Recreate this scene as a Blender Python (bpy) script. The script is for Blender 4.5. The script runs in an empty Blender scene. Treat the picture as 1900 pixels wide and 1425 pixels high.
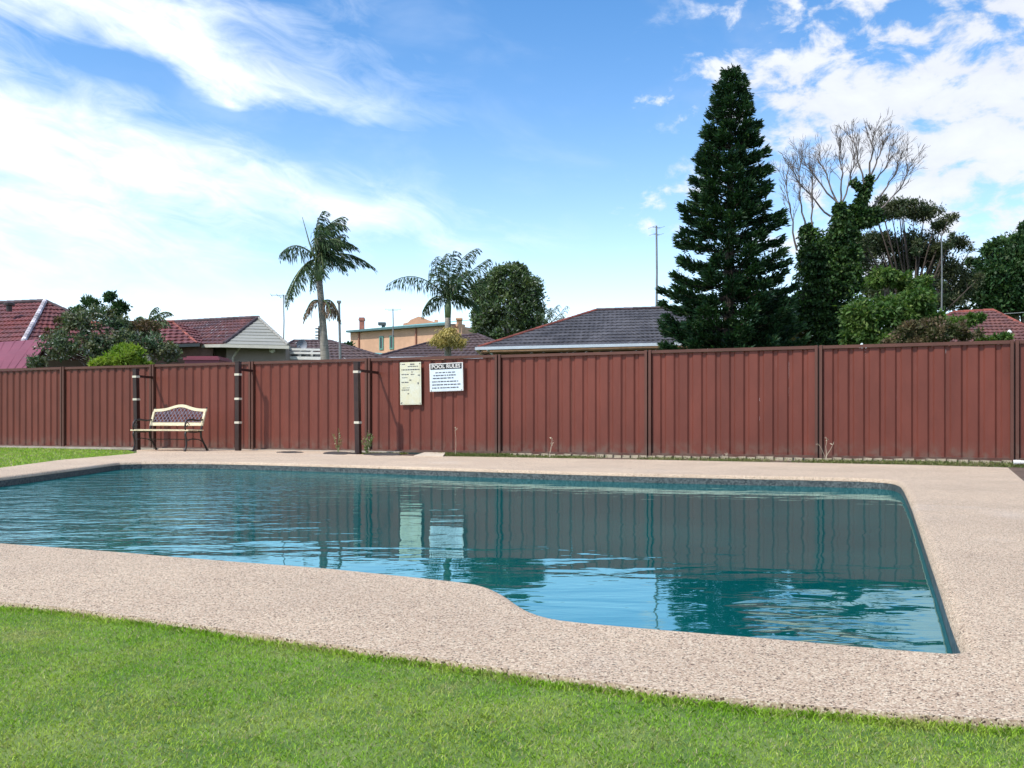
import bpy, math, random
import numpy as np
from mathutils import Vector, Matrix
from mathutils.geometry import tessellate_polygon
random.seed(7); RNG = np.random.default_rng(11)
SC = bpy.context.scene
COL = SC.collection
# ------------------------------------------------------------------ camera
F, H, HZ = 1726.0, 0.56, 780.0
cd = bpy.data.cameras.new('camera'); cam = bpy.data.objects.new('camera', cd); COL.objects.link(cam)
cam.location = (0, 0, H); cam.rotation_euler = (math.radians(90), 0, 0)
cd.sensor_width = 36; cd.lens = F/1900*36; cd.shift_y = 67.5/1900; cd.clip_start = 0.05; cd.clip_end = 3000
SC.camera = cam
# ------------------------------------------------------------------ light
SUN_DIR = Vector((-0.80, -0.60, 1.30)).normalized()          # towards the sun
sun_el = math.asin(SUN_DIR.z); sun_az = math.atan2(SUN_DIR.x, SUN_DIR.y)
sl = bpy.data.lights.new('sun', 'SUN'); sl.energy = 4.2; sl.angle = math.radians(1.2); sl.color = (1, .955, .88)
so = bpy.data.objects.new('sun', sl); COL.objects.link(so)
so.rotation_euler = (-SUN_DIR).to_track_quat('-Z', 'Y').to_euler(); so.location = (0, 0, 30)
SC.view_settings.view_transform = 'Standard'; SC.view_settings.look = 'None'
SC.view_settings.exposure = 0.0; SC.view_settings.gamma = 1; SC.view_settings.use_curve_mapping = False

class NT:
    """little helper to wire math nodes"""
    def __init__(s, tree): s.t = tree; s.n = tree.nodes; s.l = tree.links
    def new(s, typ, **kw):
        n = s.n.new(typ)
        for k, v in kw.items(): setattr(n, k, v)
        return n
    def put(s, sock, v):
        if hasattr(v, 'is_linked') or isinstance(v, bpy.types.NodeSocket): s.l.new(v, sock)
        else: sock.default_value = v
    def m(s, op, a, b=0.0, c=0.0, clamp=False):
        n = s.n.new('ShaderNodeMath'); n.operation = op; n.use_clamp = clamp
        s.put(n.inputs[0], a); s.put(n.inputs[1], b); s.put(n.inputs[2], c); return n.outputs[0]
    def v(s, op, a, b=(0, 0, 0)):
        n = s.n.new('ShaderNodeVectorMath'); n.operation = op
        s.put(n.inputs[0], a)
        if op == 'SCALE': s.put(n.inputs['Scale'], b)
        else: s.put(n.inputs[1], b)
        return n.outputs[0]
    def noise(s, vec, scale, detail=3, rough=.5, dist=0.0, col=False):
        n = s.n.new('ShaderNodeTexNoise'); s.put(n.inputs['Vector'], vec); n.inputs['Scale'].default_value = scale
        n.inputs['Detail'].default_value = detail; n.inputs['Roughness'].default_value = rough; n.inputs['Distortion'].default_value = dist
        return n.outputs['Color'] if col else n.outputs[0]
    def ss(s, x, a, b):
        n = s.n.new('ShaderNodeMapRange'); n.interpolation_type = 'SMOOTHSTEP'
        s.put(n.inputs['Value'], x); n.inputs['From Min'].default_value = a; n.inputs['From Max'].default_value = b
        return n.outputs[0]
    def lin(s, x, a, b, c=0.0, d=1.0):
        n = s.n.new('ShaderNodeMapRange'); s.put(n.inputs['Value'], x)
        for k, v in (('From Min', a), ('From Max', b), ('To Min', c), ('To Max', d)): n.inputs[k].default_value = v
        return n.outputs[0]
    def mix(s, f, a, b, blend='MIX'):
        n = s.n.new('ShaderNodeMix'); n.data_type = 'RGBA'; n.blend_type = blend; n.clamp_factor = True
        s.put(n.inputs[0], f)
        for sock, val in ((n.inputs[6], a), (n.inputs[7], b)):
            if isinstance(val, (tuple, list)): sock.default_value = (*val[:3], 1)
            else: s.l.new(val, sock)
        return n.outputs[2]

# ------------------------------------------------------------------ sky
W = bpy.data.worlds.new('World'); SC.world = W; W.use_nodes = True
w = NT(W.node_tree); W.node_tree.nodes.clear()
out = w.new('ShaderNodeOutputWorld'); bg = w.new('ShaderNodeBackground'); w.l.new(bg.outputs[0], out.inputs[0])
sky = w.new('ShaderNodeTexSky'); sky.sky_type = 'NISHITA'; sky.sun_disc = False
sky.sun_elevation = sun_el; sky.sun_rotation = sun_az; sky.altitude = 20; sky.air_density = 1.0; sky.dust_density = 0.6; sky.ozone_density = 3.0
SKY_STRENGTH = 0.15
bg.inputs['Strength'].default_value = SKY_STRENGTH
tc = w.new('ShaderNodeTexCoord'); sep = w.new('ShaderNodeSeparateXYZ'); w.l.new(tc.outputs['Generated'], sep.inputs[0])
AZ = w.m('ARCTAN2', sep.outputs[0], sep.outputs[1]); EL = w.m('ARCSINE', w.m('MINIMUM', w.m('MAXIMUM', sep.outputs[2], -1.0), 1.0))
cmb = w.new('ShaderNodeCombineXYZ')
# streaky coordinates: long along the wind, short across it
ca, sa = math.cos(-.24), math.sin(-.24)
U = w.m('ADD', w.m('MULTIPLY', AZ, ca), w.m('MULTIPLY', EL, sa)); V = w.m('SUBTRACT', w.m('MULTIPLY', EL, ca), w.m('MULTIPLY', AZ, sa))
w.l.new(w.m('MULTIPLY', U, 2.6), cmb.inputs[0]); w.l.new(w.m('MULTIPLY', V, 8.0), cmb.inputs[1])
streak = w.noise(cmb.outputs[0], 1.7, 6, .55, .7)
cm2 = w.new('ShaderNodeCombineXYZ'); w.l.new(AZ, cm2.inputs[0]); w.l.new(w.m('MULTIPLY', EL, 1.7), cm2.inputs[1])
puff = w.noise(cm2.outputs[0], 18.0, 7, .60, .3); big = w.noise(cm2.outputs[0], 2.6, 4, .5, .3)
med = w.noise(cm2.outputs[0], 6.0, 5, .55, .4)
# warped coordinates for the cloud banks
az2 = w.m('ADD', AZ, w.m('MULTIPLY', w.m('SUBTRACT', streak, .5), .16)); el2 = w.m('ADD', EL, w.m('MULTIPLY', w.m('SUBTRACT', med, .5), .07))
def P2(px, py): return math.atan((px-950)/F), math.atan((HZ-py)/math.hypot(F, px-950))
def bank(px, py, rx, ry, rot, amp):
    a0, e0 = P2(px, py); c, s_ = math.cos(math.radians(rot)), math.sin(math.radians(rot))
    dx = w.m('SUBTRACT', az2, a0); dy = w.m('SUBTRACT', el2, e0)
    x = w.m('DIVIDE', w.m('ADD', w.m('MULTIPLY', dx, c), w.m('MULTIPLY', dy, s_)), rx/F)
    y = w.m('DIVIDE', w.m('SUBTRACT', w.m('MULTIPLY', dy, c), w.m('MULTIPLY', dx, s_)), ry/F)
    r = w.m('ADD', w.m('MULTIPLY', x, x), w.m('MULTIPLY', y, y))
    return w.m('MULTIPLY', w.m('EXPONENT', w.m('MULTIPLY', r, -1.0)), amp)
def total(lst):
    o = None
    for b in lst:
        k = bank(*b); o = k if o is None else w.m('ADD', o, k)
    return o
left = total([(120, -30, 430, 95, -4, 1.15), (470, 135, 270, 42, -12, 1.0), (230, 118, 170, 26, -2, -1.0), (560, 225, 190, 26, -8, -.45), (420, 330, 210, 16, -10, -.35), (150, 262, 440, 58, -6, 1.15),
              (560, 375, 330, 42, -8, .95), (120, 375, 420, 50, -4, .6), (330, 470, 520, 60, -2, .18), (-450, 150, 380, 260, 0, .9), (-900, 250, 500, 260, 0, .7),
              (300, 590, 560, 50, 0, .2)])
right = total([(1760, 130, 330, 190, -12, 1.1), (1480, 130, 150, 60, -20, .45), (1560, 230, 190, 110, -20, .55), (1820, 330, 200, 110, 0, .55), (1270, 185, 60, 22, 0, .55), (1230, 370, 110, 50, 20, .45),
               (1080, 425, 60, 14, 0, .30), (2250, 150, 420, 260, 0, 1.0), (1700, 480, 420, 110, 0, .5)])
cm3 = w.new('ShaderNodeCombineXYZ'); w.l.new(w.m('MULTIPLY', U, 5.0), cm3.inputs[0]); w.l.new(w.m('MULTIPLY', V, 14.0), cm3.inputs[1])
streak2 = w.noise(cm3.outputs[0], 2.6, 7, .62, .9)
lw = w.lin(left, .0, .5, .25, 1.0); lf = w.m('ADD', left, w.m('MULTIPLY', lw, w.m('MULTIPLY', w.m('SUBTRACT', streak, .51), 2.6))); lf = w.m('ADD', lf, w.m('MULTIPLY', lw, w.m('MULTIPLY', w.m('SUBTRACT', streak2, .5), 1.9))); lf = w.m('ADD', lf, w.m('MULTIPLY', w.m('MULTIPLY', lw, w.m('SUBTRACT', med, .5)), .35))
la = w.m('MULTIPLY', w.m('POWER', w.m('MAXIMUM', w.lin(lf, .10, 1.8), 0.0), 1.15), .92); la = w.m('MAXIMUM', la, 0.0)
rw = w.lin(right, .0, .4, .12, 1.0); rf = w.m('ADD', right, w.m('MULTIPLY', rw, w.m('MULTIPLY', w.m('SUBTRACT', puff, .565), 7.0))); rf = w.m('ADD', rf, w.m('MULTIPLY', rw, w.m('MULTIPLY', w.m('SUBTRACT', med, .5), 2.0)))
ra = w.m('MULTIPLY', w.ss(rf, .05, 1.35), .92)
# the rest of the sky carries the same broken cloud
side = w.ss(w.m('ABSOLUTE', AZ), .75, 1.25); hi = w.ss(EL, .42, .75); rest = w.m('MAXIMUM', side, hi)
oa = w.m('MULTIPLY', w.m('MULTIPLY', w.ss(w.m('ADD', big, w.m('MULTIPLY', w.m('SUBTRACT', puff, .5), .35)), .42, .66), rest), .9)
thin = w.m('MULTIPLY', w.ss(w.m('ADD', med, w.m('MULTIPLY', streak, .5)), .72, 1.05), .12)
ALPHA = w.m('MAXIMUM', w.m('MAXIMUM', la, ra), w.m('MAXIMUM', oa, thin))
ALPHA = w.m('MULTIPLY', ALPHA, w.ss(EL, -.02, .03))
k = 1.0/SKY_STRENGTH
hsv = w.new('ShaderNodeHueSaturation'); w.l.new(sky.outputs[0], hsv.inputs['Color']); hsv.inputs['Saturation'].default_value = 1.30; hsv.inputs['Value'].default_value = 1.5
haze_f = w.m('MULTIPLY', w.m('EXPONENT', w.m('MULTIPLY', w.m('MAXIMUM', EL, 0.0), -9.2)), .97)
skyc = w.mix(haze_f, hsv.outputs[0], (2.0*k, 2.2*k, 2.35*k))
shade = w.lin(w.m('ADD', w.m('MULTIPLY', puff, .5), w.m('MULTIPLY', streak, .5)), .35, .65, .90, 1.12)
cloudc = w.mix(1.0, w.mix(w.ss(AZ, .25, -.1), (.93*k, .96*k, 1.03*k), (1.32*k, 1.38*k, 1.45*k)), shade, 'MULTIPLY')
w.l.new(w.mix(ALPHA, skyc, cloudc), bg.inputs['Color'])

# ------------------------------------------------------------------ pixel helpers
def G(px, py, z=0.0):
    D = F*(H-z)/(py-HZ); return ((px-950)/F*D, D)
def A(px, py, D): return Vector(((px-950)/F*D, D, H-(py-HZ)/F*D))

# ------------------------------------------------------------------ object helpers
def tag(o, label=None, cat=None, group=None, kind=None):
    if label: o['label'] = label
    if cat: o['category'] = cat
    if group: o['group'] = group
    if kind: o['kind'] = kind
    return o
def empty(name, loc, label, cat, group=None, rz=0.0):
    o = bpy.data.objects.new(name, None); COL.objects.link(o); o.location = loc; o.rotation_euler = (0, 0, rz); o.empty_display_size = .2
    return tag(o, label, cat, group)
def link(name, me, parent=None, world=False):
    o = bpy.data.objects.new(name, me); COL.objects.link(o)
    if parent is not None:
        o.parent = parent
        if world:
            p = parent; M = Matrix()
            while p is not None:
                M = (Matrix.Translation(p.location) @ p.rotation_euler.to_matrix().to_4x4()) @ M; p = p.parent
            # children of parts: parts themselves carry the inverse already
            o.matrix_parent_inverse = Matrix() if parent.get('_w') else M.inverted()
            o['_w'] = 1
    return o
class MB:
    def __init__(s): s.v = []; s.f = []
    def quad(s, a, b, c, d):
        n = len(s.v); s.v += [tuple(a), tuple(b), tuple(c), tuple(d)]; s.f.append((n, n+1, n+2, n+3)); return s
    def tri(s, a, b, c):
        n = len(s.v); s.v += [tuple(a), tuple(b), tuple(c)]; s.f.append((n, n+1, n+2)); return s
    def box(s, c, d, M=None):
        n = len(s.v); c = Vector(c)
        for z in (-1, 1):
            for y in (-1, 1):
                for x in (-1, 1):
                    p = Vector((x*d[0]/2, y*d[1]/2, z*d[2]/2))
                    if M is not None: p = M @ p
                    s.v.append(tuple(c+p))
        for q in ((0, 2, 3, 1), (4, 5, 7, 6), (0, 1, 5, 4), (2, 6, 7, 3), (0, 4, 6, 2), (1, 3, 7, 5)): s.f.append(tuple(n+i for i in q))
        return s
    def bar(s, a, b, wd, hg, up=(0, 0, 1)):
        a = Vector(a); b = Vector(b); d = b-a; L = d.length
        if L < 1e-6: return s
        x = d/L; u = Vector(up); y = u.cross(x)
        if y.length < 1e-4: y = Vector((1, 0, 0)).cross(x)
        y.normalize(); z = x.cross(y)
        M = Matrix((x, y, z)).transposed()
        return s.box((a+b)/2, (L, wd, hg), M)
    def tube(s, pts, rad, seg=7, cap=True):
        pts = [Vector(p) for p in pts]; base = None; n0 = len(s.v)
        if not hasattr(rad, '__len__'): rad = [rad]*len(pts)
        for i, p in enumerate(pts):
            t = (pts[min(i+1, len(pts)-1)]-pts[max(i-1, 0)])
            t = t.normalized() if t.length > 1e-9 else Vector((0, 0, 1))
            if base is None: base = t.orthogonal().normalized()
            base = (base-t*base.dot(t)); base = base.normalized() if base.length > 1e-6 else t.orthogonal().normalized()
            c = t.cross(base)
            for k_ in range(seg):
                a = 2*math.pi*k_/seg; s.v.append(tuple(p+(base*math.cos(a)+c*math.sin(a))*rad[i]))
        for i in range(len(pts)-1):
            for k_ in range(seg):
                a = n0+i*seg+k_; b = n0+i*seg+(k_+1) % seg; s.f.append((a, b, b+seg, a+seg))
        if cap:
            s.f.append(tuple(n0+k_ for k_ in range(seg))[::-1]); e = n0+(len(pts)-1)*seg; s.f.append(tuple(e+k_ for k_ in range(seg)))
        return s
    def prism(s, pts, z0, z1, fn=None):
        """pts 2D outline (ccw), extruded z0..z1; fn maps (x,y,z)->3D"""
        fn = fn or (lambda x, y, z: (x, y, z)); n = len(s.v); m = len(pts)
        s.v += [tuple(fn(x, y, z0)) for x, y in pts]+[tuple(fn(x, y, z1)) for x, y in pts]
        tr = tessellate_polygon([[Vector((x, y, 0)) for x, y in pts]])
        for t in tr: s.f.append(tuple(n+i for i in t)[::-1]); s.f.append(tuple(n+m+i for i in t))
        for i in range(m): j = (i+1) % m; s.f.append((n+i, n+j, n+m+j, n+m+i))
        return s
    def mesh(s, name, m_, smooth=False):
        me = bpy.data.meshes.new(name); me.from_pydata(s.v, [], s.f); me.materials.append(m_)
        if smooth: me.polygons.foreach_set('use_smooth', [True]*len(me.polygons))
        me.update(); return me
    def build(s, name, m_, parent=None, smooth=False, world=True):
        return link(name, s.mesh(name, m_, smooth), parent, world)
def np_mesh(name, V_, Fq, m_):
    me = bpy.data.meshes.new(name); nv = len(V_); nf, kf = Fq.shape
    me.vertices.add(nv); me.vertices.foreach_set('co', np.ascontiguousarray(V_, dtype=np.float32).ravel())
    me.loops.add(nf*kf); me.loops.foreach_set('vertex_index', np.ascontiguousarray(Fq, dtype=np.int32).ravel())
    me.polygons.add(nf); me.polygons.foreach_set('loop_start', np.arange(0, nf*kf, kf, dtype=np.int32))
    me.update(calc_edges=True); me.validate(); me.materials.append(m_); return me
def unit(a): return a/np.maximum(np.linalg.norm(a, axis=1, keepdims=True), 1e-9)
def leaf_arrays(Pn, ax, L, Wd, flat=None):
    """diamond leaves starting at Pn along ax"""
    n = len(Pn); ax = unit(ax); r = RNG.normal(size=(n, 3)) if flat is None else flat
    side = unit(np.cross(ax, r)); nrm = np.cross(side, ax)
    L = np.asarray(L).reshape(-1, 1); Wd = np.asarray(Wd).reshape(-1, 1)
    mid = Pn+ax*L*.45+nrm*L*.06
    V_ = np.stack([Pn, mid+side*Wd*.5, Pn+ax*L, mid-side*Wd*.5], 1).reshape(-1, 3)
    return V_
def leaves_obj(name, Vs, m_, parent=None):
    V_ = np.concatenate(Vs); Fq = np.arange(len(V_), dtype=np.int32).reshape(-1, 4)
    return link(name, np_mesh(name, V_, Fq, m_), parent, True)

# ------------------------------------------------------------------ materials
def base_mat(name):
    m_ = bpy.data.materials.new(name); m_.use_nodes = True; t = NT(m_.node_tree)
    b = m_.node_tree.nodes['Principled BSDF']; return m_, t, b
def mat(name, col, rough=.6, var=.12, scale=3.0, col2=None, bump=0.0, bscale=40.0, metal=0.0, spec=.5, stretch=None, island=0.0, coord='Object'):
    m_, t, b = base_mat(name); tcn = t.new('ShaderNodeTexCoord'); vec = tcn.outputs[coord]
    if stretch: vec = t.v('MULTIPLY', vec, stretch)
    n1 = t.noise(vec, scale, 5, .6); n2 = t.noise(vec, scale*7.3, 4, .6)
    f = t.ss(t.m('ADD', t.m('MULTIPLY', n1, .65), t.m('MULTIPLY', n2, .35)), .36, .64)
    a = tuple(c*(1-var) for c in col); d = tuple(min(1, c*(1+var)) for c in col) if col2 is None else col2
    c = t.mix(f, a, d)
    if island > 0:
        g = t.new('ShaderNodeNewGeometry'); k_ = t.lin(g.outputs['Random Per Island'], 0, 1, 1-island, 1+island)
        c = t.mix(1.0, c, k_, 'MULTIPLY')
    t.l.new(c, b.inputs['Base Color']); b.inputs['Roughness'].default_value = rough; b.inputs['Metallic'].default_value = metal
    b.inputs['Specular IOR Level'].default_value = spec
    if bump > 0:
        bp = t.new('ShaderNodeBump'); bp.inputs['Strength'].default_value = 1; bp.inputs['Distance'].default_value = bump
        t.l.new(t.noise(vec, bscale, 4, .6), bp.inputs['Height']); t.l.new(bp.outputs[0], b.inputs['Normal'])
    return m_
def leaf_mat(name, c1, c2, c3=None, scale=1.2, trans=.3, island=.45, rough=.55):
    m_, t, b = base_mat(name); tcn = t.new('ShaderNodeTexCoord'); g = t.new('ShaderNodeNewGeometry')
    f = t.ss(t.noise(tcn.outputs['Object'], scale, 3, .5), .35, .65); c = t.mix(f, c1, c2)
    if c3: c = t.mix(t.ss(g.outputs['Random Per Island'], .78, .98), c, c3)
    r2 = t.m('FRACT', t.m('MULTIPLY', g.outputs['Random Per Island'], 7.31))
    c = t.mix(1.0, c, t.lin(r2, 0, 1, 1-island, 1+island), 'MULTIPLY')
    t.l.new(c, b.inputs['Base Color']); b.inputs['Roughness'].default_value = rough; b.inputs['Specular IOR Level'].default_value = .3
    tr = t.new('ShaderNodeBsdfTranslucent'); t.l.new(t.mix(1.0, c, (1.0, 1.15, .5), 'MULTIPLY'), tr.inputs['Color'])
    mx = t.new('ShaderNodeMixShader'); mx.inputs[0].default_value = trans
    t.l.new(b.outputs[0], mx.inputs[1]); t.l.new(tr.outputs[0], mx.inputs[2])
    t.l.new(mx.outputs[0], m_.node_tree.nodes['Material Output'].inputs['Surface']); return m_

def deck_material():
    m_, t, b = base_mat('exposed_aggregate'); tcn = t.new('ShaderNodeTexCoord'); o = tcn.outputs['Object']
    vo = t.new('ShaderNodeTexVoronoi'); t.l.new(o, vo.inputs['Vector']); vo.inputs['Scale'].default_value = 250
    wn = t.new('ShaderNodeSeparateColor'); t.l.new(vo.outputs['Color'], wn.inputs[0])
    cr = t.new('ShaderNodeValToRGB'); t.l.new(wn.outputs[0], cr.inputs[0]); e = cr.color_ramp.elements
    e[0].position = 0; e[0].color = (.10, .072, .058, 1); e[1].position = 1; e[1].color = (.95, .86, .76, 1)
    for p, c in ((.09, (.15, .10, .08)), (.14, (.55, .41, .33)), (.45, (.68, .53, .43)), (.72, (.76, .61, .50)), (.80, (.88, .77, .66))):
        x = e.new(p); x.color = (*c, 1)
    big_ = t.noise(o, 1.1, 4, .6); c = t.mix(1.0, cr.outputs[0], t.mix(t.ss(big_, .35, .65), (.86, .80, .68), (.97, .91, .77)), 'MULTIPLY')
    st = t.ss(t.noise(o, .55, 5, .65, .4), .56, .74); c = t.mix(t.m('MULTIPLY', st, .35), c, (.72, .66, .6))
    gap = t.new('ShaderNodeTexVoronoi'); gap.feature = 'DISTANCE_TO_EDGE'; t.l.new(o, gap.inputs['Vector']); gap.inputs['Scale'].default_value = 250
    ed = t.ss(gap.outputs['Distance'], .0, .10); c = t.mix(t.m('MULTIPLY', t.m('SUBTRACT', 1.0, ed), .35), c, (.42, .33, .27))
    t.l.new(c, b.inputs['Base Color']); b.inputs['Roughness'].default_value = .8; b.inputs['Specular IOR Level'].default_value = .3
    bp = t.new('ShaderNodeBump'); bp.inputs['Distance'].default_value = .0012; t.l.new(ed, bp.inputs['Height']); t.l.new(bp.outputs[0], b.inputs['Normal'])
    return m_
def water_material():
    m_ = bpy.data.materials.new('pool_water'); m_.use_nodes = True; t = NT(m_.node_tree); m_.node_tree.nodes.clear()
    o = t.new('ShaderNodeOutputMaterial'); tcn = t.new('ShaderNodeTexCoord'); P = tcn.outputs['Object']
    sx = t.new('ShaderNodeSeparateXYZ'); t.l.new(P, sx.inputs[0])
    # ripples stronger towards the far left, calm on the right
    lr = t.ss(t.m('ADD', sx.outputs[0], t.m('MULTIPLY', sx.outputs[1], -.12)), -1.5, -4.4)
    ang = t.new('ShaderNodeMapping'); t.l.new(P, ang.inputs[0]); ang.inputs['Rotation'].default_value = (0, 0, .2); ang.inputs['Scale'].default_value = (.75, 1.5, 1)
    n1 = t.noise(ang.outputs[0], 2.1, 2, .45, .3); n2 = t.noise(ang.outputs[0], 6.5, 2, .5, .4); n3 = t.noise(ang.outputs[0], 22, 2, .5)
    a = t.m('MULTIPLY', n1, t.lin(lr, 0, 1, .0050, .021)); bb = t.m('MULTIPLY', n2, t.lin(lr, 0, 1, .0011, .0125)); cc = t.m('MULTIPLY', n3, t.lin(lr, 0, 1, .00010, .0026))
    hgt = t.m('ADD', t.m('ADD', a, bb), cc)
    # a low broad swell in the near right corner
    ed_ = t.m('ADD', t.m('SUBTRACT', 3.75, sx.outputs[1]), t.m('MULTIPLY', t.m('SUBTRACT', n1, .5), .5))
    sw = t.m('MULTIPLY', t.m('MULTIPLY', t.m('MAXIMUM', ed_, 0.0), -.040), t.ss(t.m('ADD', sx.outputs[0], t.m('MULTIPLY', t.m('SUBTRACT', n2, .5), .35)), .72, 1.15))
    hgt = t.m('ADD', hgt, sw)
    bp = t.new('ShaderNodeBump'); bp.inputs['Distance'].default_value = 1.0; bp.inputs['Strength'].default_value = 1.0; t.l.new(hgt, bp.inputs['Height'])
    df = t.new('ShaderNodeBsdfDiffuse'); t.l.new(t.mix(t.ss(t.noise(P, .5, 2), .4, .6), (.001, .090, .092), (.002, .106, .106)), df.inputs['Color'])
    gl = t.new('ShaderNodeBsdfGlossy'); gl.inputs['Roughness'].default_value = .012; gl.inputs['Color'].default_value = (.66, .95, 1.0, 1); t.l.new(bp.outputs[0], gl.inputs['Normal'])
    fr = t.new('ShaderNodeFresnel'); fr.inputs['IOR'].default_value = 1.36; t.l.new(bp.outputs[0], fr.inputs['Normal'])
    mx = t.new('ShaderNodeMixShader'); t.l.new(t.m('MULTIPLY', t.m('POWER', fr.outputs[0], .35), .66), mx.inputs[0])
    t.l.new(df.outputs[0], mx.inputs[1]); t.l.new(gl.outputs[0], mx.inputs[2]); t.l.new(mx.outputs[0], o.inputs[0]); return m_
def fence_material(name, col):
    m_, t, b = base_mat(name); tcn = t.new('ShaderNodeTexCoord'); o = tcn.outputs['Object']; g = t.new('ShaderNodeNewGeometry')
    oi = t.new('ShaderNodeObjectInfo'); sx = t.new('ShaderNodeSeparateXYZ'); t.l.new(g.outputs['Position'], sx.inputs[0])
    n = t.noise(t.v('MULTIPLY', g.outputs['Position'], (1, 1, .35)), 3.2, 6, .65)
    c = t.mix(t.ss(n, .3, .7), tuple(x*.90 for x in col), tuple(min(1, x*1.12) for x in col))
    c = t.mix(1.0, c, t.lin(oi.outputs['Random'], 0, 1, .92, 1.07), 'MULTIPLY')
    dirt = t.m('MULTIPLY', t.ss(sx.outputs[2], .30, .03), t.ss(t.noise(g.outputs['Position'], 7, 4, .6), .35, .7))
    c = t.mix(t.m('MULTIPLY', dirt, .55), c, (.16, .13, .10))
    chalk = t.ss(t.noise(t.v('MULTIPLY', g.outputs['Position'], (6, 6, .8)), 3, 5, .7), .62, .78)
    c = t.mix(t.m('MULTIPLY', chalk, .14), c, (.38, .24, .21))
    t.l.new(c, b.inputs['Base Color']); b.inputs['Roughness'].default_value = .5; b.inputs['Specular IOR Level'].default_value = .35; return m_
def wall_pool_material():
    m_, t, b = base_mat('pool_wall_mosaic'); tcn = t.new('ShaderNodeTexCoord'); o = tcn.outputs['Object']
    vo = t.new('ShaderNodeTexVoronoi'); t.l.new(o, vo.inputs['Vector']); vo.inputs['Scale'].default_value = 60
    wn = t.new('ShaderNodeSeparateColor'); t.l.new(vo.outputs['Color'], wn.inputs[0])
    c = t.mix(wn.outputs[0], (.020, .028, .030), (.115, .13, .125))
    t.l.new(c, b.inputs['Base Color']); b.inputs['Roughness'].default_value = .45; return m_

M_deck = deck_material(); M_water = water_material(); M_pwall = wall_pool_material()
M_fence = fence_material('fence_steel_maroon', (.156, .042, .027)); M_post = fence_material('fence_post_maroon', (.110, .046, .032))
M_soil = mat('soil', (.13, .085, .06), .95, .35, 6, bump=.01, bscale=60)
M_ground = mat('ground_far', (.07, .10, .035), .95, .3, .7)
M_turf = mat('turf_soil', (.10, .22, .03), .95, .3, 5, col2=(.19, .26, .07), bump=.006, bscale=160)
M_conc = mat('pale_concrete', (.40, .34, .27), .85, .2, 4, bump=.003)
M_brown = mat('dark_brown_paint', (.030, .013, .010), .45, .25, 9)
M_tape = mat('pale_band', (.62, .58, .46), .6, .1, 9)
M_iron = mat('black_cast_iron', (.022, .018, .016), .45, .3, 20)
M_wood = mat('cream_painted_wood', (.66, .57, .37), .55, .25, 12, stretch=(1, 5, 5))
M_lattice = mat('lattice_metal', (.17, .14, .18), .4, .2, 20)
M_white = mat('white_paint', (.72, .71, .67), .5, .05, 4)
M_wood_dark = M_brown

# ------------------------------------------------------------------ pool and ground outlines
far = [(230, 856.5), (360, 855.6), (500, 858.5), (650, 862.5), (800, 867), (950, 871.5), (1100, 876), (1250, 879.5), (1400, 882.5), (1520, 884.8), (1610, 887), (1648, 889.2), (1664, 892.5), (1674, 898)]
rgt = [(1690, 930), (1706, 975), (1722, 1020), (1742, 1075), (1760, 1130), (1776, 1172), (1784, 1188), (1785, 1196), (1779, 1202), (1766, 1205.5)]
near = [(1740, 1205), (1600, 1194), (1450, 1180), (1300, 1168.5), (1150, 1156), (1060, 1148), (1020, 1141), (990, 1130), (965, 1116), (943, 1100), (918, 1088), (885, 1079.5), (800, 1070), (700, 1060), (600, 1050), (400, 1036), (200, 1019), (0, 1005)]
pool = [G(*p) for p in far+rgt+near]
pool += [(-3.6, 4.86), (-4.6, 5.32), (-4.95, 5.6), (-5.06, 6.2), (-5.08, 8), G(0, 885), G(100, 872.6), (-5.2, 11.5), (-5.25, 12.1)]
def chaikin(p):
    o = []
    for i in range(len(p)):
        a = Vector(p[i]); b = Vector(p[(i+1) % len(p)]); o += [tuple(a*.75+b*.25), tuple(a*.25+b*.75)]
    return o
pool = chaikin(pool)
def area(p): return sum(p[i][0]*p[(i+1) % len(p)][1]-p[(i+1) % len(p)][0]*p[i][1] for i in range(len(p)))/2
if area(pool) < 0: pool = pool[::-1]
def offset(p, d):                                               # outward for ccw
    o = []; n = len(p)
    for i in range(n):
        a = Vector(p[i-1]); b = Vector(p[i]); c = Vector(p[(i+1) % n])
        e1 = (b-a).normalized(); e2 = (c-b).normalized(); n1 = Vector((e1.y, -e1.x)); n2 = Vector((e2.y, -e2.x)); m_ = (n1+n2).normalized()
        o.append(tuple(b+m_*d/max(.5, m_.dot(n1))))
    return o
lawn_edge_px = [(0, 1116), (120, 1127), (250, 1144), (380, 1161), (520, 1182), (660, 1201), (800, 1220), (950, 1242), (1100, 1262), (1250, 1283), (1400, 1299), (1550, 1313), (1700, 1325), (1900, 1337)]
lawn_edge = [G(*p) for p in lawn_edge_px]
left_edge = [(-6.46, 16.0), G(237, 842.6), G(110, 853.5), G(0, 868), (-6.02, 9.0), (-5.95, 7.0), (-5.7, 5.2), (-5.1, 4.65), (-3.4, 3.78)]
rc = G(1870, 867.6); rcs = G(1900, 893)
deck = left_edge+lawn_edge+[(1.45, 1.53), rcs, rc]
deck_far = [G(1700, 862.5), G(1400, 857), G(1200, 853), G(1000, 849.5), G(850, 847), G(770, 846)]
def fence_D(X): return 15.67-.399*X
deck += deck_far+[(-2.75, 15.5), (-2.9, fence_D(-2.9)-.12), (-6.9, fence_D(-6.9)-.12), (-7.1, 17.6)]
if area(deck) < 0: deck = deck[::-1]
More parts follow.
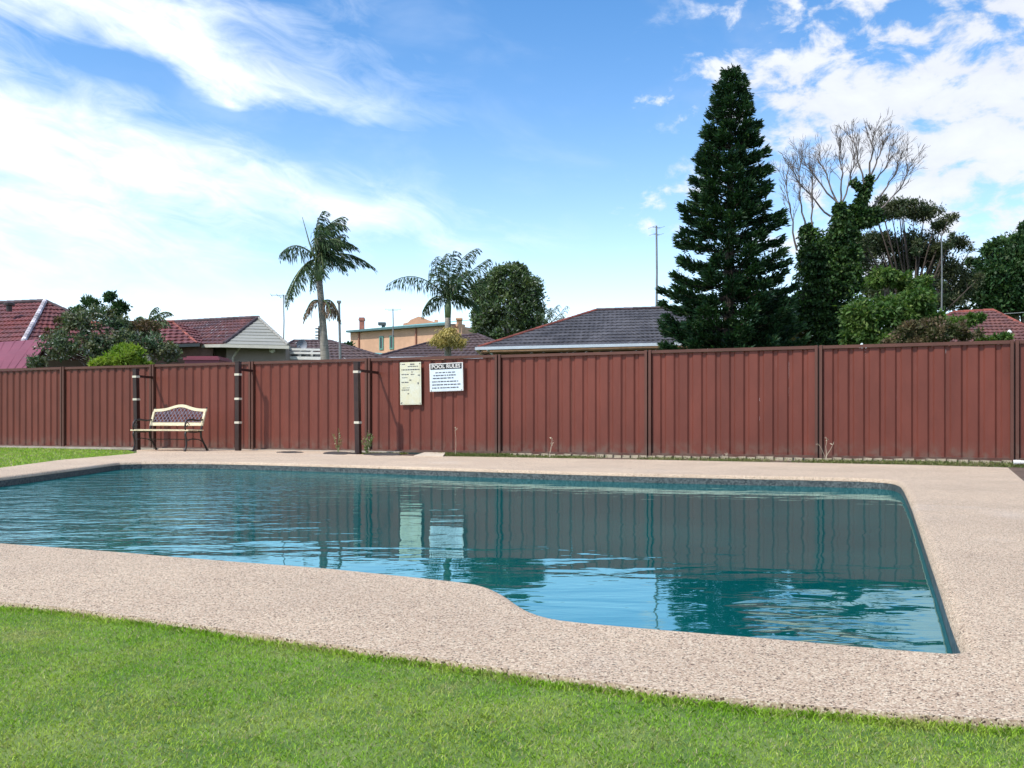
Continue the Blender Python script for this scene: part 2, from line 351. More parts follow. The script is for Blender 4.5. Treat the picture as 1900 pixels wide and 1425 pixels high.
def sheet(name, outer, holes, z, m_, label=None, skirt=None, zf=None):
    loops = [[Vector((x, y, 0)) for x, y in outer]]+[[Vector((x, y, 0)) for x, y in h] for h in holes]
    tr = tessellate_polygon(loops); vs = [v for l in loops for v in l]; zf = zf or (lambda x, y: z)
    b = MB(); b.v = [(v.x, v.y, zf(v.x, v.y)) for v in vs]; b.f = []
    for t in tr:
        a_, b_, c_ = (vs[i] for i in t)
        s_ = (b_.x-a_.x)*(c_.y-a_.y)-(c_.x-a_.x)*(b_.y-a_.y); b.f.append(tuple(t) if s_ > 0 else tuple(t)[::-1])
    if skirt is not None:
        n = len(outer); k0 = len(b.v); b.v += [(x, y, skirt) for x, y in outer]
        for i in range(n): j = (i+1) % n; b.f.append((i, k0+i, k0+j, j))
    o = b.build(name, m_); tag(o, label=label, kind='structure'); return o
sheet('ground', [(-900, -600), (900, -600), (900, 1800), (-900, 1800)], [offset(pool, .08)], -.045, M_ground)
inner = offset(pool, .045)
sheet('pool_deck', deck, [inner], 0.0, M_deck, 'pink beige exposed aggregate paving round the pool', skirt=-.045)
# rounded lip and pool shell
lip = MB(); rings = [(offset(pool, .045), 0.0), (offset(pool, .028), -.003), (offset(pool, .013), -.011), (offset(pool, .004), -.024), (offset(pool, 0.0), -.034), (offset(pool, 0.0), -.038)]
for (r0, z0), (r1, z1) in zip(rings, rings[1:]):
    for i in range(len(pool)):
        j = (i+1) % len(pool); lip.quad((*r0[i], z0), (*r0[j], z0), (*r1[j], z1), (*r1[i], z1))
tag(lip.build('pool_edge', M_deck), kind='structure')
sh = MB(); rin = offset(pool, .003)
for i in range(len(pool)):
    j = (i+1) % len(pool); sh.quad((*rin[i], -.036), (*rin[j], -.036), (*rin[j], -1.5), (*rin[i], -1.5))
tr = tessellate_polygon([[Vector((x, y, 0)) for x, y in rin]]); n0 = len(sh.v); sh.v += [(x, y, -1.5) for x, y in rin]; sh.f += [tuple(n0+i for i in t) for t in tr]
tag(sh.build('pool_shell', M_pwall), kind='structure')
WZ = -.100
sheet('pool_water', offset(pool, .002), [], WZ, M_water)

# soil strips and lawns
lawn_o = [(x+dx, y-dy) for (x, y), dx, dy in [(p, 0, .018) for p in lawn_edge]]
le_off = [(-6.50, 16.1)]+[(x-.02, y) for x, y in left_edge[1:]]
lawn = [(-9.9, fence_D(-9.9)-.45), (-7.3, 17.7)]+le_off+lawn_o+[(2.2, 1.1), (9, -1.2), (9, -7), (-22, -7), (-22, 22), (-12, fence_D(-12)-.45)]
if area(lawn) < 0: lawn = lawn[::-1]
sheet('lawn', lawn, [], -.020, M_turf, 'short mown green lawn')
soil_r = [(2.0, 1.0), (9.5, -1.5), (16, 8), (9.0, fence_D(9.0)+.3), (-2.9, fence_D(-2.9)+.3), (-2.9, 15.3)]+[(x, y-.35) for x, y in reversed(deck_far)]+[(rc[0]-.3, rc[1]-.4), (rcs[0]-.2, rcs[1])]
sheet('garden_soil', soil_r, [], -.038, M_soil)

# ------------------------------------------------------------------ grass blades
def in_poly(X, Y, poly):
    c = np.zeros(len(X), bool); n = len(poly)
    for i in range(n):
        x1, y1 = poly[i]; x2, y2 = poly[(i+1) % n]
        k_ = ((y1 > Y) != (y2 > Y)) & (X < (x2-x1)*(Y-y1)/((y2-y1) if abs(y2-y1) > 1e-9 else 1e-9)+x1); c ^= k_
    return c
def grass_mat():
    m_, t, b = base_mat('grass_blades'); g = t.new('ShaderNodeNewGeometry'); P = g.outputs['Position']
    f1 = t.ss(t.noise(P, 2.1, 4, .6), .38, .62); f2 = t.ss(t.noise(P, 7.5, 4, .65), .50, .74); f3 = t.ss(t.noise(P, 3.4, 3, .5, .5), .55, .72)
    c = t.mix(f1, (.27, .50, .030), (.43, .57, .075)); c = t.mix(t.m('MULTIPLY', f2, .5), c, (.50, .52, .15)); c = t.mix(t.m('MULTIPLY', f3, .6), c, (.52, .49, .20))
    r = g.outputs['Random Per Island']; c = t.mix(t.ss(r, .80, .90), c, (.50, .48, .22)); c = t.mix(t.ss(r, .955, .97), c, (.50, .42, .27))
    c = t.mix(1.0, c, t.lin(t.m('FRACT', t.m('MULTIPLY', r, 9.7)), 0, 1, .62, 1.38), 'MULTIPLY')
    t.l.new(c, b.inputs['Base Color']); b.inputs['Roughness'].default_value = .5; b.inputs['Specular IOR Level'].default_value = .25
    tr = t.new('ShaderNodeBsdfTranslucent'); t.l.new(c, tr.inputs['Color']); mx = t.new('ShaderNodeMixShader'); mx.inputs[0].default_value = .35
    t.l.new(b.outputs[0], mx.inputs[1]); t.l.new(tr.outputs[0], mx.inputs[2]); t.l.new(mx.outputs[0], m_.node_tree.nodes['Material Output'].inputs['Surface']); return m_
M_grass = grass_mat()
def blades(X, Y, L, Wd, z, lean=.7):
    n = len(X); P = np.stack([X, Y, np.full(n, z)], 1); a = RNG.uniform(0, 2*np.pi, n); le = RNG.uniform(.15, lean, n)
    d = np.stack([np.cos(a)*le, np.sin(a)*le, np.ones(n)], 1); d = unit(d)
    b = RNG.uniform(0, 2*np.pi, n); s_ = np.stack([np.cos(b), np.sin(b), np.zeros(n)], 1)
    L = L.reshape(-1, 1); Wd = Wd.reshape(-1, 1); bend = d*np.array([1, 1, .25]); mid = P+d*L*.55
    tip = mid+unit(bend+.001)*L*.5
    return np.stack([P-s_*Wd*.5, P+s_*Wd*.5, mid+s_*Wd*.42, tip, mid-s_*Wd*.42], 1).reshape(-1, 3)
def scatter(n, x0, x1, y0, y1, poly):
    X = RNG.uniform(x0, x1, n); Y = RNG.uniform(y0, y1, n); k_ = in_poly(X, Y, poly); return X[k_], Y[k_]
gv = []
X, Y = scatter(420000, -1.9, 1.7, 1.15, 3.05, lawn); hh = .55+.45*np.sin(X*9.1+np.cos(Y*7)*2)*np.sin(Y*8.3+X*3)+RNG.uniform(-.3, .3, len(X))
gv.append(blades(X, Y, RNG.uniform(.005, .0115, len(X))*(1+.25*hh), RNG.uniform(.0008, .0016, len(X)), -.021, 1.1))
X, Y = scatter(60000, -5, 4.5, -.6, 6.0, lawn); k_ = ~((X > -1.9) & (X < 1.7) & (Y > 1.15) & (Y < 3.05)); X, Y = X[k_], Y[k_]
gv.append(blades(X, Y, RNG.uniform(.012, .022, len(X)), RNG.uniform(.002, .0035, len(X)), -.021, 1.2))
# ragged fringe hanging over the deck edge
ex = np.array(lawn_edge); seg = RNG.integers(0, len(ex)-1, 11000); tt = RNG.uniform(0, 1, 11000).reshape(-1, 1); Pp = ex[seg]*(1-tt)+ex[seg+1]*tt
off_ = RNG.exponential(.010, 11000)-.006+.010*np.sin(Pp[:, 0]*23)*np.sin(Pp[:, 0]*7.1+1)
gv.append(blades(Pp[:, 0]-off_*.45, Pp[:, 1]-.012-off_, RNG.uniform(.010, .024, 11000), RNG.uniform(.001, .002, 11000), -.021, 1.0))
V_ = np.concatenate(gv); Fq = np.arange(len(V_), dtype=np.int32).reshape(-1, 5)
tag(link('grass', np_mesh('grass', V_, Fq, M_grass)), 'short green grass of the front lawn beside the pool paving', 'grass', kind='stuff')
n_ = 16000; seg = RNG.integers(0, len(ex)-1, n_); tt = RNG.uniform(0, 1, n_).reshape(-1, 1); Pp = ex[seg]*(1-tt)+ex[seg+1]*tt; off_ = np.abs(RNG.normal(0, .014, n_))
V_ = blades(Pp[:, 0]-off_*.45, Pp[:, 1]-.002-off_, RNG.uniform(.006, .016, n_), RNG.uniform(.001, .002, n_), -.030, 2.2)
tag(link('dry_runners', np_mesh('dry_runners', V_, np.arange(len(V_), dtype=np.int32).reshape(-1, 5), mat('dry_runner', (.20, .13, .10), .9, .4, 30, island=.4))), 'brown dry grass runners along the lawn edge of the pool paving', 'grass', kind='stuff')
X, Y = scatter(90000, -14, -5.8, 6.0, 20.6, lawn)
V_ = blades(X, Y, RNG.uniform(.02, .045, len(X)), RNG.uniform(.006, .012, len(X)), -.021, .8); Fq = np.arange(len(V_), dtype=np.int32).reshape(-1, 5)
tag(link('grass', np_mesh('grass_left', V_, Fq, M_grass)), 'patch of green grass by the fence at the far left end of the pool', 'grass', kind='stuff')

# ------------------------------------------------------------------ fence
FU = Vector((.9288, -.3706, 0)); FN = Vector((-.3706, -.9288, 0)); FO = Vector((0, 15.67, 0))
def s_of(px): t = (px-950)/F; D = 15.67/(1+.399*t); return t*D/.9288
def FP(s, d, z): return FO+FU*s+FN*d+Vector((0, 0, z))
fence = empty('fence', FP(-6, 0, 0), 'long maroon steel sheet fence with ribbed panels behind the pool', 'fence')
post_s = [s_of(x) for x in (-150, -20, 118, 284, 468, 684, 925, 1203, 1519, 1882)]; post_s += [post_s[-1]+2.55, post_s[-1]+5.1]
post_s = [post_s[0]-5.0, post_s[0]-2.5]+post_s
FZ = 1.66; ZB = .0
def profile_sheet(wd):
    """one pan of the ribbed sheet, running from s=0..wd, front at d=0"""
    b = MB(); x = [0, .012, .012+.036, .030+.038, wd-.026, wd]
    d = [-.024, -.024, -.021, 0.0, 0.0, -.024]; pts = list(zip(x, d)); n = len(pts); th = .0016
    for z in (0, 1):
        for (xx, dd) in pts: b.v.append((xx, -dd, z))
    for (z) in (0, 1):
        for (xx, dd) in pts: b.v.append((xx, -dd+th, z))
    for i in range(n-1):
        b.f.append((i, i+1, n+i+1, n+i)); b.f.append((2*n+i+1, 2*n+i, 3*n+i, 3*n+i+1))
        b.f.append((n+i, n+i+1, 3*n+i+1, 3*n+i)); b.f.append((i+1, i, 2*n+i, 2*n+i+1))
    b.f.append((0, n, 3*n, 2*n)); b.f.append((n-1, 3*n-1, 4*n-1, 2*n-1))
    return b.mesh('fence_sheet', M_fence)
ang_f = math.atan2(FU.y, FU.x); cache = {}
for i, (a, b_) in enumerate(zip(post_s, post_s[1:])):
    npan = 12; wd = (b_-a)/npan; key = round(wd, 3)
    vis = i >= 2 and i <= 11
    if key not in cache: cache[key] = profile_sheet(wd)
    dz = random.uniform(-.004, .004)
    for k_ in range(npan):
        o = bpy.data.objects.new('fence_sheet', cache[key]); COL.objects.link(o); o.parent = fence
        p = FP(a+wd*k_, random.uniform(-.0015, .0015), ZB+.02)-fence.location
        o.location = p; o.rotation_euler = (random.uniform(-.002, .002), random.uniform(-.001, .001), ang_f); o.scale = (1, 1, FZ-ZB-.06)
    for z, h_, nm in ((FZ-.018+dz, .040, 'top_rail'), (ZB+.018, .045, 'bottom_rail')):
        r = MB(); r.bar(FP(a+.03, .0, z), FP(b_-.03, .0, z+random.uniform(-.003, .003)), .060, h_)
        if nm == 'top_rail': r.bar(FP(a+.03, .0, z+h_/2+.004), FP(b_-.03, .0, z+h_/2+.004), .040, .008)
        r.build(nm, M_post, fence)
for s_ in post_s:
    b = MB(); M3 = Matrix((FU, -FN, Vector((0, 0, 1)))).transposed()
    for dx in (-.032, .032): b.box(FP(s_+dx, .012, FZ/2+.005), (.040, .075, FZ+.02), M3)
    b.box(FP(s_, -.02, FZ/2), (.026, .02, FZ), M3)
    b.build('fence_post', M_post, fence)
# concrete plinth pads / brick edging under the fence at the right
edging = empty('garden_edging', FP(3, .2, 0), 'row of small pale edging stones at the foot of the maroon fence', 'edging')
proto = MB().box((0, 0, 0), (.118, .055, .05)).mesh('edging_stone', mat('edging_stone', (.36, .30, .21), .9, .35, 9, bump=.004))
sx = s_of(960)
cnt = 0
while sx < 9.2:
    o = bpy.data.objects.new('edging_stone', proto); COL.objects.link(o); o.parent = edging
    o.location = FP(sx, .16+random.uniform(-.012, .012), .0+random.uniform(-.026, -.006))-edging.location
    o.rotation_euler = (random.uniform(-.06, .06), random.uniform(-.06, .06), ang_f+random.uniform(-.06, .06)); sx += .135+random.uniform(-.006, .012); cnt += 1
b = MB(); M3 = Matrix((FU, -FN, Vector((0, 0, 1)))).transposed()
b.box(FP((s_of(-160)+s_of(750))/2, .10, -.005), (s_of(750)-s_of(-160), .16, .04), M3)
tag(b.build('concrete_strip', M_conc), 'pale concrete strip under the left half of the maroon fence', kind='structure')
pv = MB(); q = [G(768, 846.5), G(822, 847.5), (FP(s_of(838), .25, 0).x, FP(s_of(838), .25, 0).y), (FP(s_of(800), .25, 0).x, FP(s_of(800), .25, 0).y)]
pv.prism(q, -.03, .012); tag(pv.build('paver', mat('paver', (.60, .50, .38), .85, .12, 5, bump=.003)), 'flat pale paver below the signs, between the pool deck and fence', 'paver')
def ground_patch(px, py, rx, ry, seed):
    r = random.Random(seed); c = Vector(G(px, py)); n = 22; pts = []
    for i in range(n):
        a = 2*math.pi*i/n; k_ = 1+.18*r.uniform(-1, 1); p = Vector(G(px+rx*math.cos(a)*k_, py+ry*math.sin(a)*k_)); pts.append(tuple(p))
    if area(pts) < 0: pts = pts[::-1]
    pts = chaikin(pts); b = MB(); b.prism(pts, -.02, .006); return b.build('ground_patch', M_patch)
M_patch = mat('dark_ground', (.055, .045, .040), .95, .4, 8, bump=.01)  # dark grey-brown colour of the flat ragged ground patches
tag(ground_patch(538, 839.3, 24, 1.5, 1), kind='structure'); tag(ground_patch(628, 841.0, 30, 2.4, 2), kind='structure'); tag(ground_patch(712, 843.3, 34, 2.3, 3), kind='structure')
# ground cover strip: low grass tufts at fence foot (right)
def strip_tufts(n, pxa, pxb, d0, d1, h0, h1):
    s = RNG.uniform(s_of(pxa), s_of(pxb), n); d = RNG.uniform(d0, d1, n)
    k_ = np.array([math.sin(x*2.3)+math.sin(x*5.1+1)+math.sin(x*.9+2) for x in s]); keep = RNG.uniform(-2.2, 2.6, n) < k_; s, d = s[keep], d[keep]
    P = np.array([list(FP(a, b, 0)) for a, b in zip(s, d)]); n = len(P)
    return blades(P[:, 0], P[:, 1], RNG.uniform(h0, h1, n), RNG.uniform(.004, .009, n), -.03, 1.2)
V_ = np.concatenate([strip_tufts(30000, 830, 2000, .10, 1.5, .02, .055), strip_tufts(9000, 830, 960, .05, .8, .03, .07), strip_tufts(4000, 670, 760, .05, .5, .02, .05)])
M_weedg = leaf_mat('strip_grass', (.10, .16, .03), (.20, .22, .07), (.36, .30, .17), 2.0, .25)
tag(link('ground_cover', np_mesh('ground_cover', V_, np.arange(len(V_), dtype=np.int32).reshape(-1, 5), M_weedg)), 'thin weedy grass along the foot of the maroon fence', 'grass', kind='stuff')

# steel posts standing in front of the fence
def steel_post(px, D, ztop, band_y, base_px, label, arm):
    t = (px-950)/F; c = Vector((t*D, D, 0)); cb = Vector(((base_px-950)/F*D, D, 0))
    e = empty('steel_post', cb, label, 'post', 'dark posts in front of the fence')
    top = Vector((c.x, D, ztop)); M3 = Matrix((FU, -FN, Vector((0, 0, 1)))).transposed()
    b = MB(); b.bar(cb+Vector((0, 0, -.03)), top, .085, .085, up=FN); b.build('shaft', M_brown, e)
    b = MB(); b.bar(top, top+Vector((0, 0, .012)), .095, .095, up=FN); b.build('cap', M_brown, e)
    for y in band_y:
        z = H-(y-HZ)/F*D; p = cb.lerp(top, z/ztop); b = MB(); b.box(Vector((p.x, p.y, z)), (.098, .098, .040), M3)
        b.build('band', M_tape, e)
    if arm:
        z = ztop-.13; b = MB(); p0 = Vector((top.x, D, z)); sa_ = (p0-FO).dot(FU); da = (p0-FO).dot(FN)
        b.bar(FP(sa_, da, z), FP(sa_, .0, z-.01), .03, .045); b.build('bracket', M_brown, e)
steel_post(252, 18.05, 1.55, (699, 741), 255, 'dark brown post with pale bands standing behind the left end of the bench', True)
steel_post(442, 17.20, 1.635, (695, 740, 784), 442, 'dark brown post with three pale bands right of the bench', True)
steel_post(662, 15.95, 1.55, (690, 784), 665, 'dark brown post with a white bracket near the weeds and left of the signs', True)

# ------------------------------------------------------------------ bench
def bench():
    Dfl = 17.25; fl = Vector(((251-950)/F*Dfl, Dfl, 0)); wd = 1.24
    e = empty('park_bench', fl+FU*wd/2-FN*.22, 'cream timber and black cast iron garden bench standing on the paving before the fence', 'bench', rz=ang_f)
    # local: x along width, -y to the front
    def loc(b, nm, m_, parent=e, smooth=False):
        o = link(nm, b.mesh(nm, m_, smooth), parent); return o
    hw = wd/2; R = .43
    for k_, y in enumerate((-.26, -.175, -.09, -.005, .08)):
        b = MB(); b.box((-.0, y, .385-abs(y+.1)*.03), (wd+.10, .066, .024)); loc(b, 'seat_slat', M_wood)
    # arched back frame leaning backwards
    def back(x, z): return Vector((x, .15+(z-.45)*.33, z))
    def topz(x): return .775+.085*math.exp(-(x/.27)**2)
    N = 24; w_ = .052
    b = MB()
    for i in range(N):
        x0 = -hw+wd*i/N; x1 = -hw+wd*(i+1)/N; v = [back(x0, topz(x0)-w_), back(x1, topz(x1)-w_), back(x1, topz(x1)), back(x0, topz(x0))]; n = len(b.v)
        dd = Vector((0, .028, 0)); b.v += [tuple(p) for p in v]+[tuple(p+dd) for p in v]
        b.f += [(n, n+1, n+2, n+3), (n+7, n+6, n+5, n+4), (n+3, n+2, n+6, n+7), (n+4, n+5, n+1, n)]
        if i == 0: b.f.append((n, n+3, n+7, n+4))
        if i == N-1: b.f.append((n+1, n+5, n+6, n+2))
    loc(b, 'top_rail', M_wood)
    b = MB(); b.bar(back(-hw, .487), back(hw, .487), .030, .060, up=(0, .31, .95)); loc(b, 'lower_rail', M_wood)
    for x in (-hw+.022, hw-.022): b = MB(); b.bar(back(x, .518), back(x, .722), .044, .028, up=(0, 1, 0)); loc(b, 'side_rail', M_wood)
    lt = MB(); zb = .52; yb = Vector((0, .014, 0))
    def clipseg(x0, z0, dx, dz):
        pts = []; t = 0
        while t < 1.2:
            x = x0+dx*t; z = z0+dz*t
            if -hw+.05 < x < hw-.05 and zb < z < topz(x)-w_: pts.append(back(x, z)+yb)
            t += .02
        if len(pts) > 2: lt.tube([pts[0], pts[-1]], .0085, 4)
    x = -hw-.4
    while x < hw+.4:
        clipseg(x, zb, .30, .36); clipseg(x+.3, zb, -.30, .36); x += .085
    for zz in (.535, .70): lt.tube([back(-hw+.05, zz)+yb, back(hw-.05, zz)+yb], .006, 4)
    loc(lt, 'lattice', M_lattice)
    for sx_ in (-1, 1):
        x = sx_*(hw-.02)
        def T(pts, r, nm, seg_=7):
            bb = MB(); bb.tube([(x, y, z) for y, z in pts], r, seg_); loc(bb, nm, M_iron, smooth=True)
        T([(-.30, 0), (-.285, .03), (-.255, .12), (-.265, .22), (-.29, .30), (-.27, .365)], [.022, .017, .016, .018, .02, .02], 'leg')
        T([(.30, 0), (.28, .03), (.20, .14), (.13, .25), (.12, .34), (.15, .45), (.21, .62), (.285, .80)], [.024, .019, .018, .018, .02, .018, .016, .013], 'leg')
        T([(-.27, .365), (-.15, .350), (0, .345), (.13, .36)], .016, 'seat_support')
        T([(-.275, .37), (-.30, .44), (-.285, .52), (-.23, .565), (-.12, .575), (.02, .56), (.14, .565), (.19, .58)], [.015, .014, .015, .018, .019, .017, .014, .012], 'armrest')
        sc = [(-.24+.055*math.cos(a)*(1-a/9), .47+.055*math.sin(a)*(1-a/9)) for a in np.linspace(0, 7, 18)]; T(sc, .007, 'scroll', 5)
        T([(-.26, .18), (-.10, .23), (.06, .21), (.17, .17)], .009, 'stretcher', 5)
    b = MB(); b.tube([(-hw+.02, .02, .21), (hw-.02, .02, .21)], .008, 6); loc(b, 'tie_rod', M_iron)
bench()

# ------------------------------------------------------------------ signs
def text_mesh(txt, size, font_bold=False):
    cu = bpy.data.curves.new('t', 'FONT'); cu.body = txt; cu.size = size; cu.align_x = 'CENTER'; cu.align_y = 'CENTER'; cu.extrude = .0006; cu.offset = size*.02; cu.resolution_u = 3
    o = bpy.data.objects.new('t', cu); COL.objects.link(o); bpy.context.view_layer.update()
    me = bpy.data.meshes.new_from_object(o.evaluated_get(bpy.context.evaluated_depsgraph_get())); bpy.data.objects.remove(o); return me
M_black = mat('black_print', (.02, .02, .022), .5, .1, 10); M_text = mat('grey_print', (.09, .09, .10), .6, .2, 30)
M_cream = mat('cream_board', (.72, .69, .47), .5, .10, 6, col2=(.66, .68, .56)); M_pale = mat('pale_board', (.66, .76, .82), .45, .05, 5)
RS = Matrix((FU, Vector((0, 0, 1)), FN)).transposed().to_euler()
def sign(px0, px1, y0, y1, label, fill, m_face, header=None, rows=(), tilt=0.0):
    pc = (px0+px1)/2; t = (pc-950)/F; D = 15.67/(1+.399*t)-.05; zc = H-((y0+y1)/2-HZ)/F*D; h_ = (y1-y0)/F*D
    wd = (px1-px0)/(F/D*(.9288-abs(t)*.3706*(1 if t < 0 else -1)))
    c = FP(s_of(pc), .05, zc); e = empty('sign', c, label, 'sign'); e.rotation_euler = (Matrix(RS.to_matrix()) @ Matrix.Rotation(tilt, 3, 'Z')).to_euler()
    def part(nm, b, m2, parent=e): return link(nm, b.mesh(nm, m2), parent)
    part('board', MB().box((0, 0, 0), (wd, h_, .012)), M_white if header else M_cream)
    if header:
        part('face_print', MB().box((0, -.015, .0075), (wd*.94, h_*.90, .003)), m_face)
        hb = MB().box((0, h_*.375, .0105), (wd*.93, h_*.185, .003)); part('header_band', hb, M_black)
        me = text_mesh(header, h_*.185); me.materials.append(M_white); o = link('lettering', me, e); o.location = (0, h_*.375, .0135)
        xs = max(v.co.x for v in me.vertices)*2; o.scale = (min(1.5, wd*.86/xs), 1, 1)
    else:
        part('face_print', MB().box((-wd*.02, -.0, .0075), (wd*.90, h_*.96, .003)), m_face)
    lines = MB(); r = random.Random(fill)
    for (ry, x0, x1, hh_) in rows:
        x = x0
        while x < x1:
            l = r.uniform(.03, .10); 
            if x+l > x1: break
            lines.box(((x+l/2-.5)*wd, (.5-ry)*h_, .0115), (l*wd, hh_*h_, .0022)); x += l+r.uniform(.012, .03)
    part('small_print', lines, M_text)['kind'] = 'stuff'
    for sx_ in (-1, 1):
        for sy in (-1, 1):
            b = MB().tube([(sx_*wd*.45, sy*h_*.465, .008), (sx_*wd*.45, sy*h_*.465, .016)], .007, 8); part('screw', b, M_iron)
rows1 = [(.045, .12, .25, .02), (.05, .50, .70, .03), (.10, .38, .92, .016), (.175, .08, .94, .022), (.23, .55, .64, .018), (.285, .08, .46, .018), (.285, .52, .80, .018), (.31, .86, .96, .02),
         (.36, .1, .4, .01), (.42, .45, .55, .02), (.44, .6, .68, .018), (.47, .08, .44, .020), (.50, .84, .90, .045), (.54, .30, .38, .02), (.565, .84, .90, .025), (.60, .12, .5, .010), (.65, .08, .52, .018),
         (.74, .36, .44, .02), (.78, .34, .40, .012), (.83, .24, .30, .02), (.83, .40, .46, .014), (.95, .06, .12, .02)]
sign(745, 784, 672, 751, 'tall narrow cream chart sign with faded small print on the fence', 3, M_cream, None, rows1, .012)
rows2 = [(.33, .18, .82, .030), (.43, .12, .80, .036), (.53, .10, .74, .036), (.65, .08, .93, .036), (.76, .08, .94, .036), (.87, .08, .90, .036)]
sign(799.5, 861.5, 673.5, 726, 'wide pale blue POOL RULES sign with black header on the fence', 5, M_pale, 'POOL RULES', rows2, .022)

# ------------------------------------------------------------------ weeds in front of the fence
M_stalk = mat('weed_stalk', (.22, .24, .10), .8, .3, 9); M_wleaf = leaf_mat('weed_leaf', (.09, .16, .04), (.16, .22, .07), (.45, .42, .30), 4, .3)
M_dry = mat('dry_stalk', (.50, .42, .30), .8, .2, 9)
def weed(px, py, h_, n, spread, label, dry=False, nleaf=60):
    c = Vector((*G(px, py), -.01)); e = empty('weed', c, label, 'weed'); b = MB(); Vs = []
    for i in range(n):
        a = random.uniform(0, 6.28); r = spread*random.uniform(.3, 1); hh_ = h_*random.uniform(.55, 1)
        pts = [c+Vector((math.cos(a)*r*t**1.5+random.uniform(-.008, .008), math.sin(a)*r*.6*t**1.5, hh_*t)) for t in (0, .3, .6, .85, 1)]
        b.tube(pts, [.005, .004, .003, .003, .002], 4)
        m_ = nleaf//n; tt_ = RNG.uniform(.15 if not dry else .85, 1, m_); P = np.array([list(pts[0].lerp(pts[4], t)) for t in tt_])
        Vs.append(leaf_arrays(P+RNG.normal(0, .006, P.shape), RNG.normal(size=P.shape)+[0, 0, .5], RNG.uniform(.02, .06, m_), RNG.uniform(.008, .02, m_)))
    b.build('stem', M_dry if dry else M_stalk, e); leaves_obj('leaves', Vs, M_dry if dry else M_wleaf, e)
weed(627, 839.6, .42, 5, .16, 'leggy weed with pale flower heads left of the dark post', nleaf=70)
weed(681, 842.5, .40, 7, .14, 'leafy green weed just right of the dark post', nleaf=220)
weed(845, 843, .46, 1, .02, 'single dry stalk below the pool rules sign', True, 8)
weed(1020, 847, .30, 2, .12, 'two dry weed stalks against the fence right of the signs', True, 10)
weed(1532, 853, .34, 3, .16, 'dry bent stalks by a fence joint near the right end of the pool', True, 12)
weed(1345, 851, .07, 3, .05, 'tiny dry tuft at the fence foot below the conifer', True, 9)
# white pipe end at the right edge
b = MB(); p = Vector((*G(1884, 860.5), .02)); b.tube([p, p+Vector((.50, -.26, 0))], .024, 12); b.tube([p-Vector((.02, -.01, 0)), p+Vector((.05, -.025, 0))], .030, 12)
tag(b.build('drain_pipe', M_white, smooth=False), 'short white plastic pipe lying by the fence at the right edge', 'pipe')

# ------------------------------------------------------------------ foliage tools
def blob_leaves(blobs, D, n, L, Wd, depth=1.0, clumps=26, cl=.30, up=0.3, shell=.55, droop=None):
    """leaf clumps spread over blobs given in pixels (px,py,rx,ry[,dD])"""
    Vs = []; tot = sum(b[2]*b[3] for b in blobs); cs = []
    for b in blobs:
        px, py, rx, ry = b[:4]; dD = b[4] if len(b) > 4 else 0; c = np.array(A(px, py, D+dD)); k_ = (D+dD)/F
        R = np.array([rx*k_, rx*k_*depth, ry*k_]); nc = max(5, int(clumps*(rx*ry/tot)*len(blobs)))
        d = unit(RNG.normal(size=(nc, 3))); rr = RNG.uniform(shell, 1.0, (nc, 1))**.6
        cc = c+d*rr*R*(1-cl*.55); m_ = int(n*rx*ry/tot/nc)+1
        sz = RNG.uniform(.6, 1.25, nc)
        for i in range(nc):
            g = RNG.normal(size=(m_, 3)); g = g*.56; q_ = cc[i]+g*np.array([1, 1, .75])*min(R[0], R[2])*cl*sz[i]*1.25
            ax = unit(g*.8+RNG.normal(size=(m_, 3))*.7+np.array([0, 0, up]))
            if droop: ax = unit(ax+np.array([0, 0, -droop]))
            Vs.append(leaf_arrays(q_, ax, RNG.uniform(.6, 1.3, m_)*L, RNG.uniform(.7, 1.3, m_)*Wd))
        cs.append(Vector(c))
    return Vs, cs
def limbs(base, cs, r0, fork=.35, m_=None, wob=.15):
    b = MB(); top = Vector((base.x, base.y, max(.5, min(c.z for c in cs)*.75)))
    mid = base.lerp(sum(cs, Vector())/len(cs), .35); mid.z = top.z*.8
    b.tube([base, base.lerp(mid, .5)+Vector((wob*.5, 0, 0)), mid], [r0, r0*.85, r0*.7], 8)
    for c in cs:
        m1 = mid.lerp(c, .5)+Vector((random.uniform(-wob, wob), random.uniform(-wob, wob), (c.z-mid.z)*.12)); b.tube([mid, m1, c], [r0*.5, r0*.3, r0*.12], 6)
        for q_ in range(4):
            d = Vector((random.gauss(0, 1), random.gauss(0, .6), random.gauss(.3, .6)))*.35*max(.4, r0*4); s_ = m1.lerp(c, random.uniform(.2, .9)); b.tube([s_, s_+d*.6, s_+d*1.2+Vector((0, 0, .1))], [r0*.16, r0*.09, r0*.03], 4, False)
    return b
M_bark = mat('grey_bark', (.17, .14, .115), .9, .3, 4, bump=.01, stretch=(1, 1, .3)); M_barkd = mat('dark_bark', (.06, .045, .035), .9, .3, 5)
M_barkp = mat('pale_bark', (.36, .31, .27), .85, .25, 4)
def tree(name, label, cat, blobs, D, n, L, Wd, m_, base_px, r0=.12, group=None, bark=None, **kw):
    base = A(base_px, 700, D); base.z = -.04; e = empty(name, base, label, cat, group)
    Vs, cs = blob_leaves(blobs, D, n, L, Wd, **kw); limbs(base, cs, r0).build('trunk', bark or M_bark, e, smooth=True); leaves_obj('crown', Vs, m_, e); return e
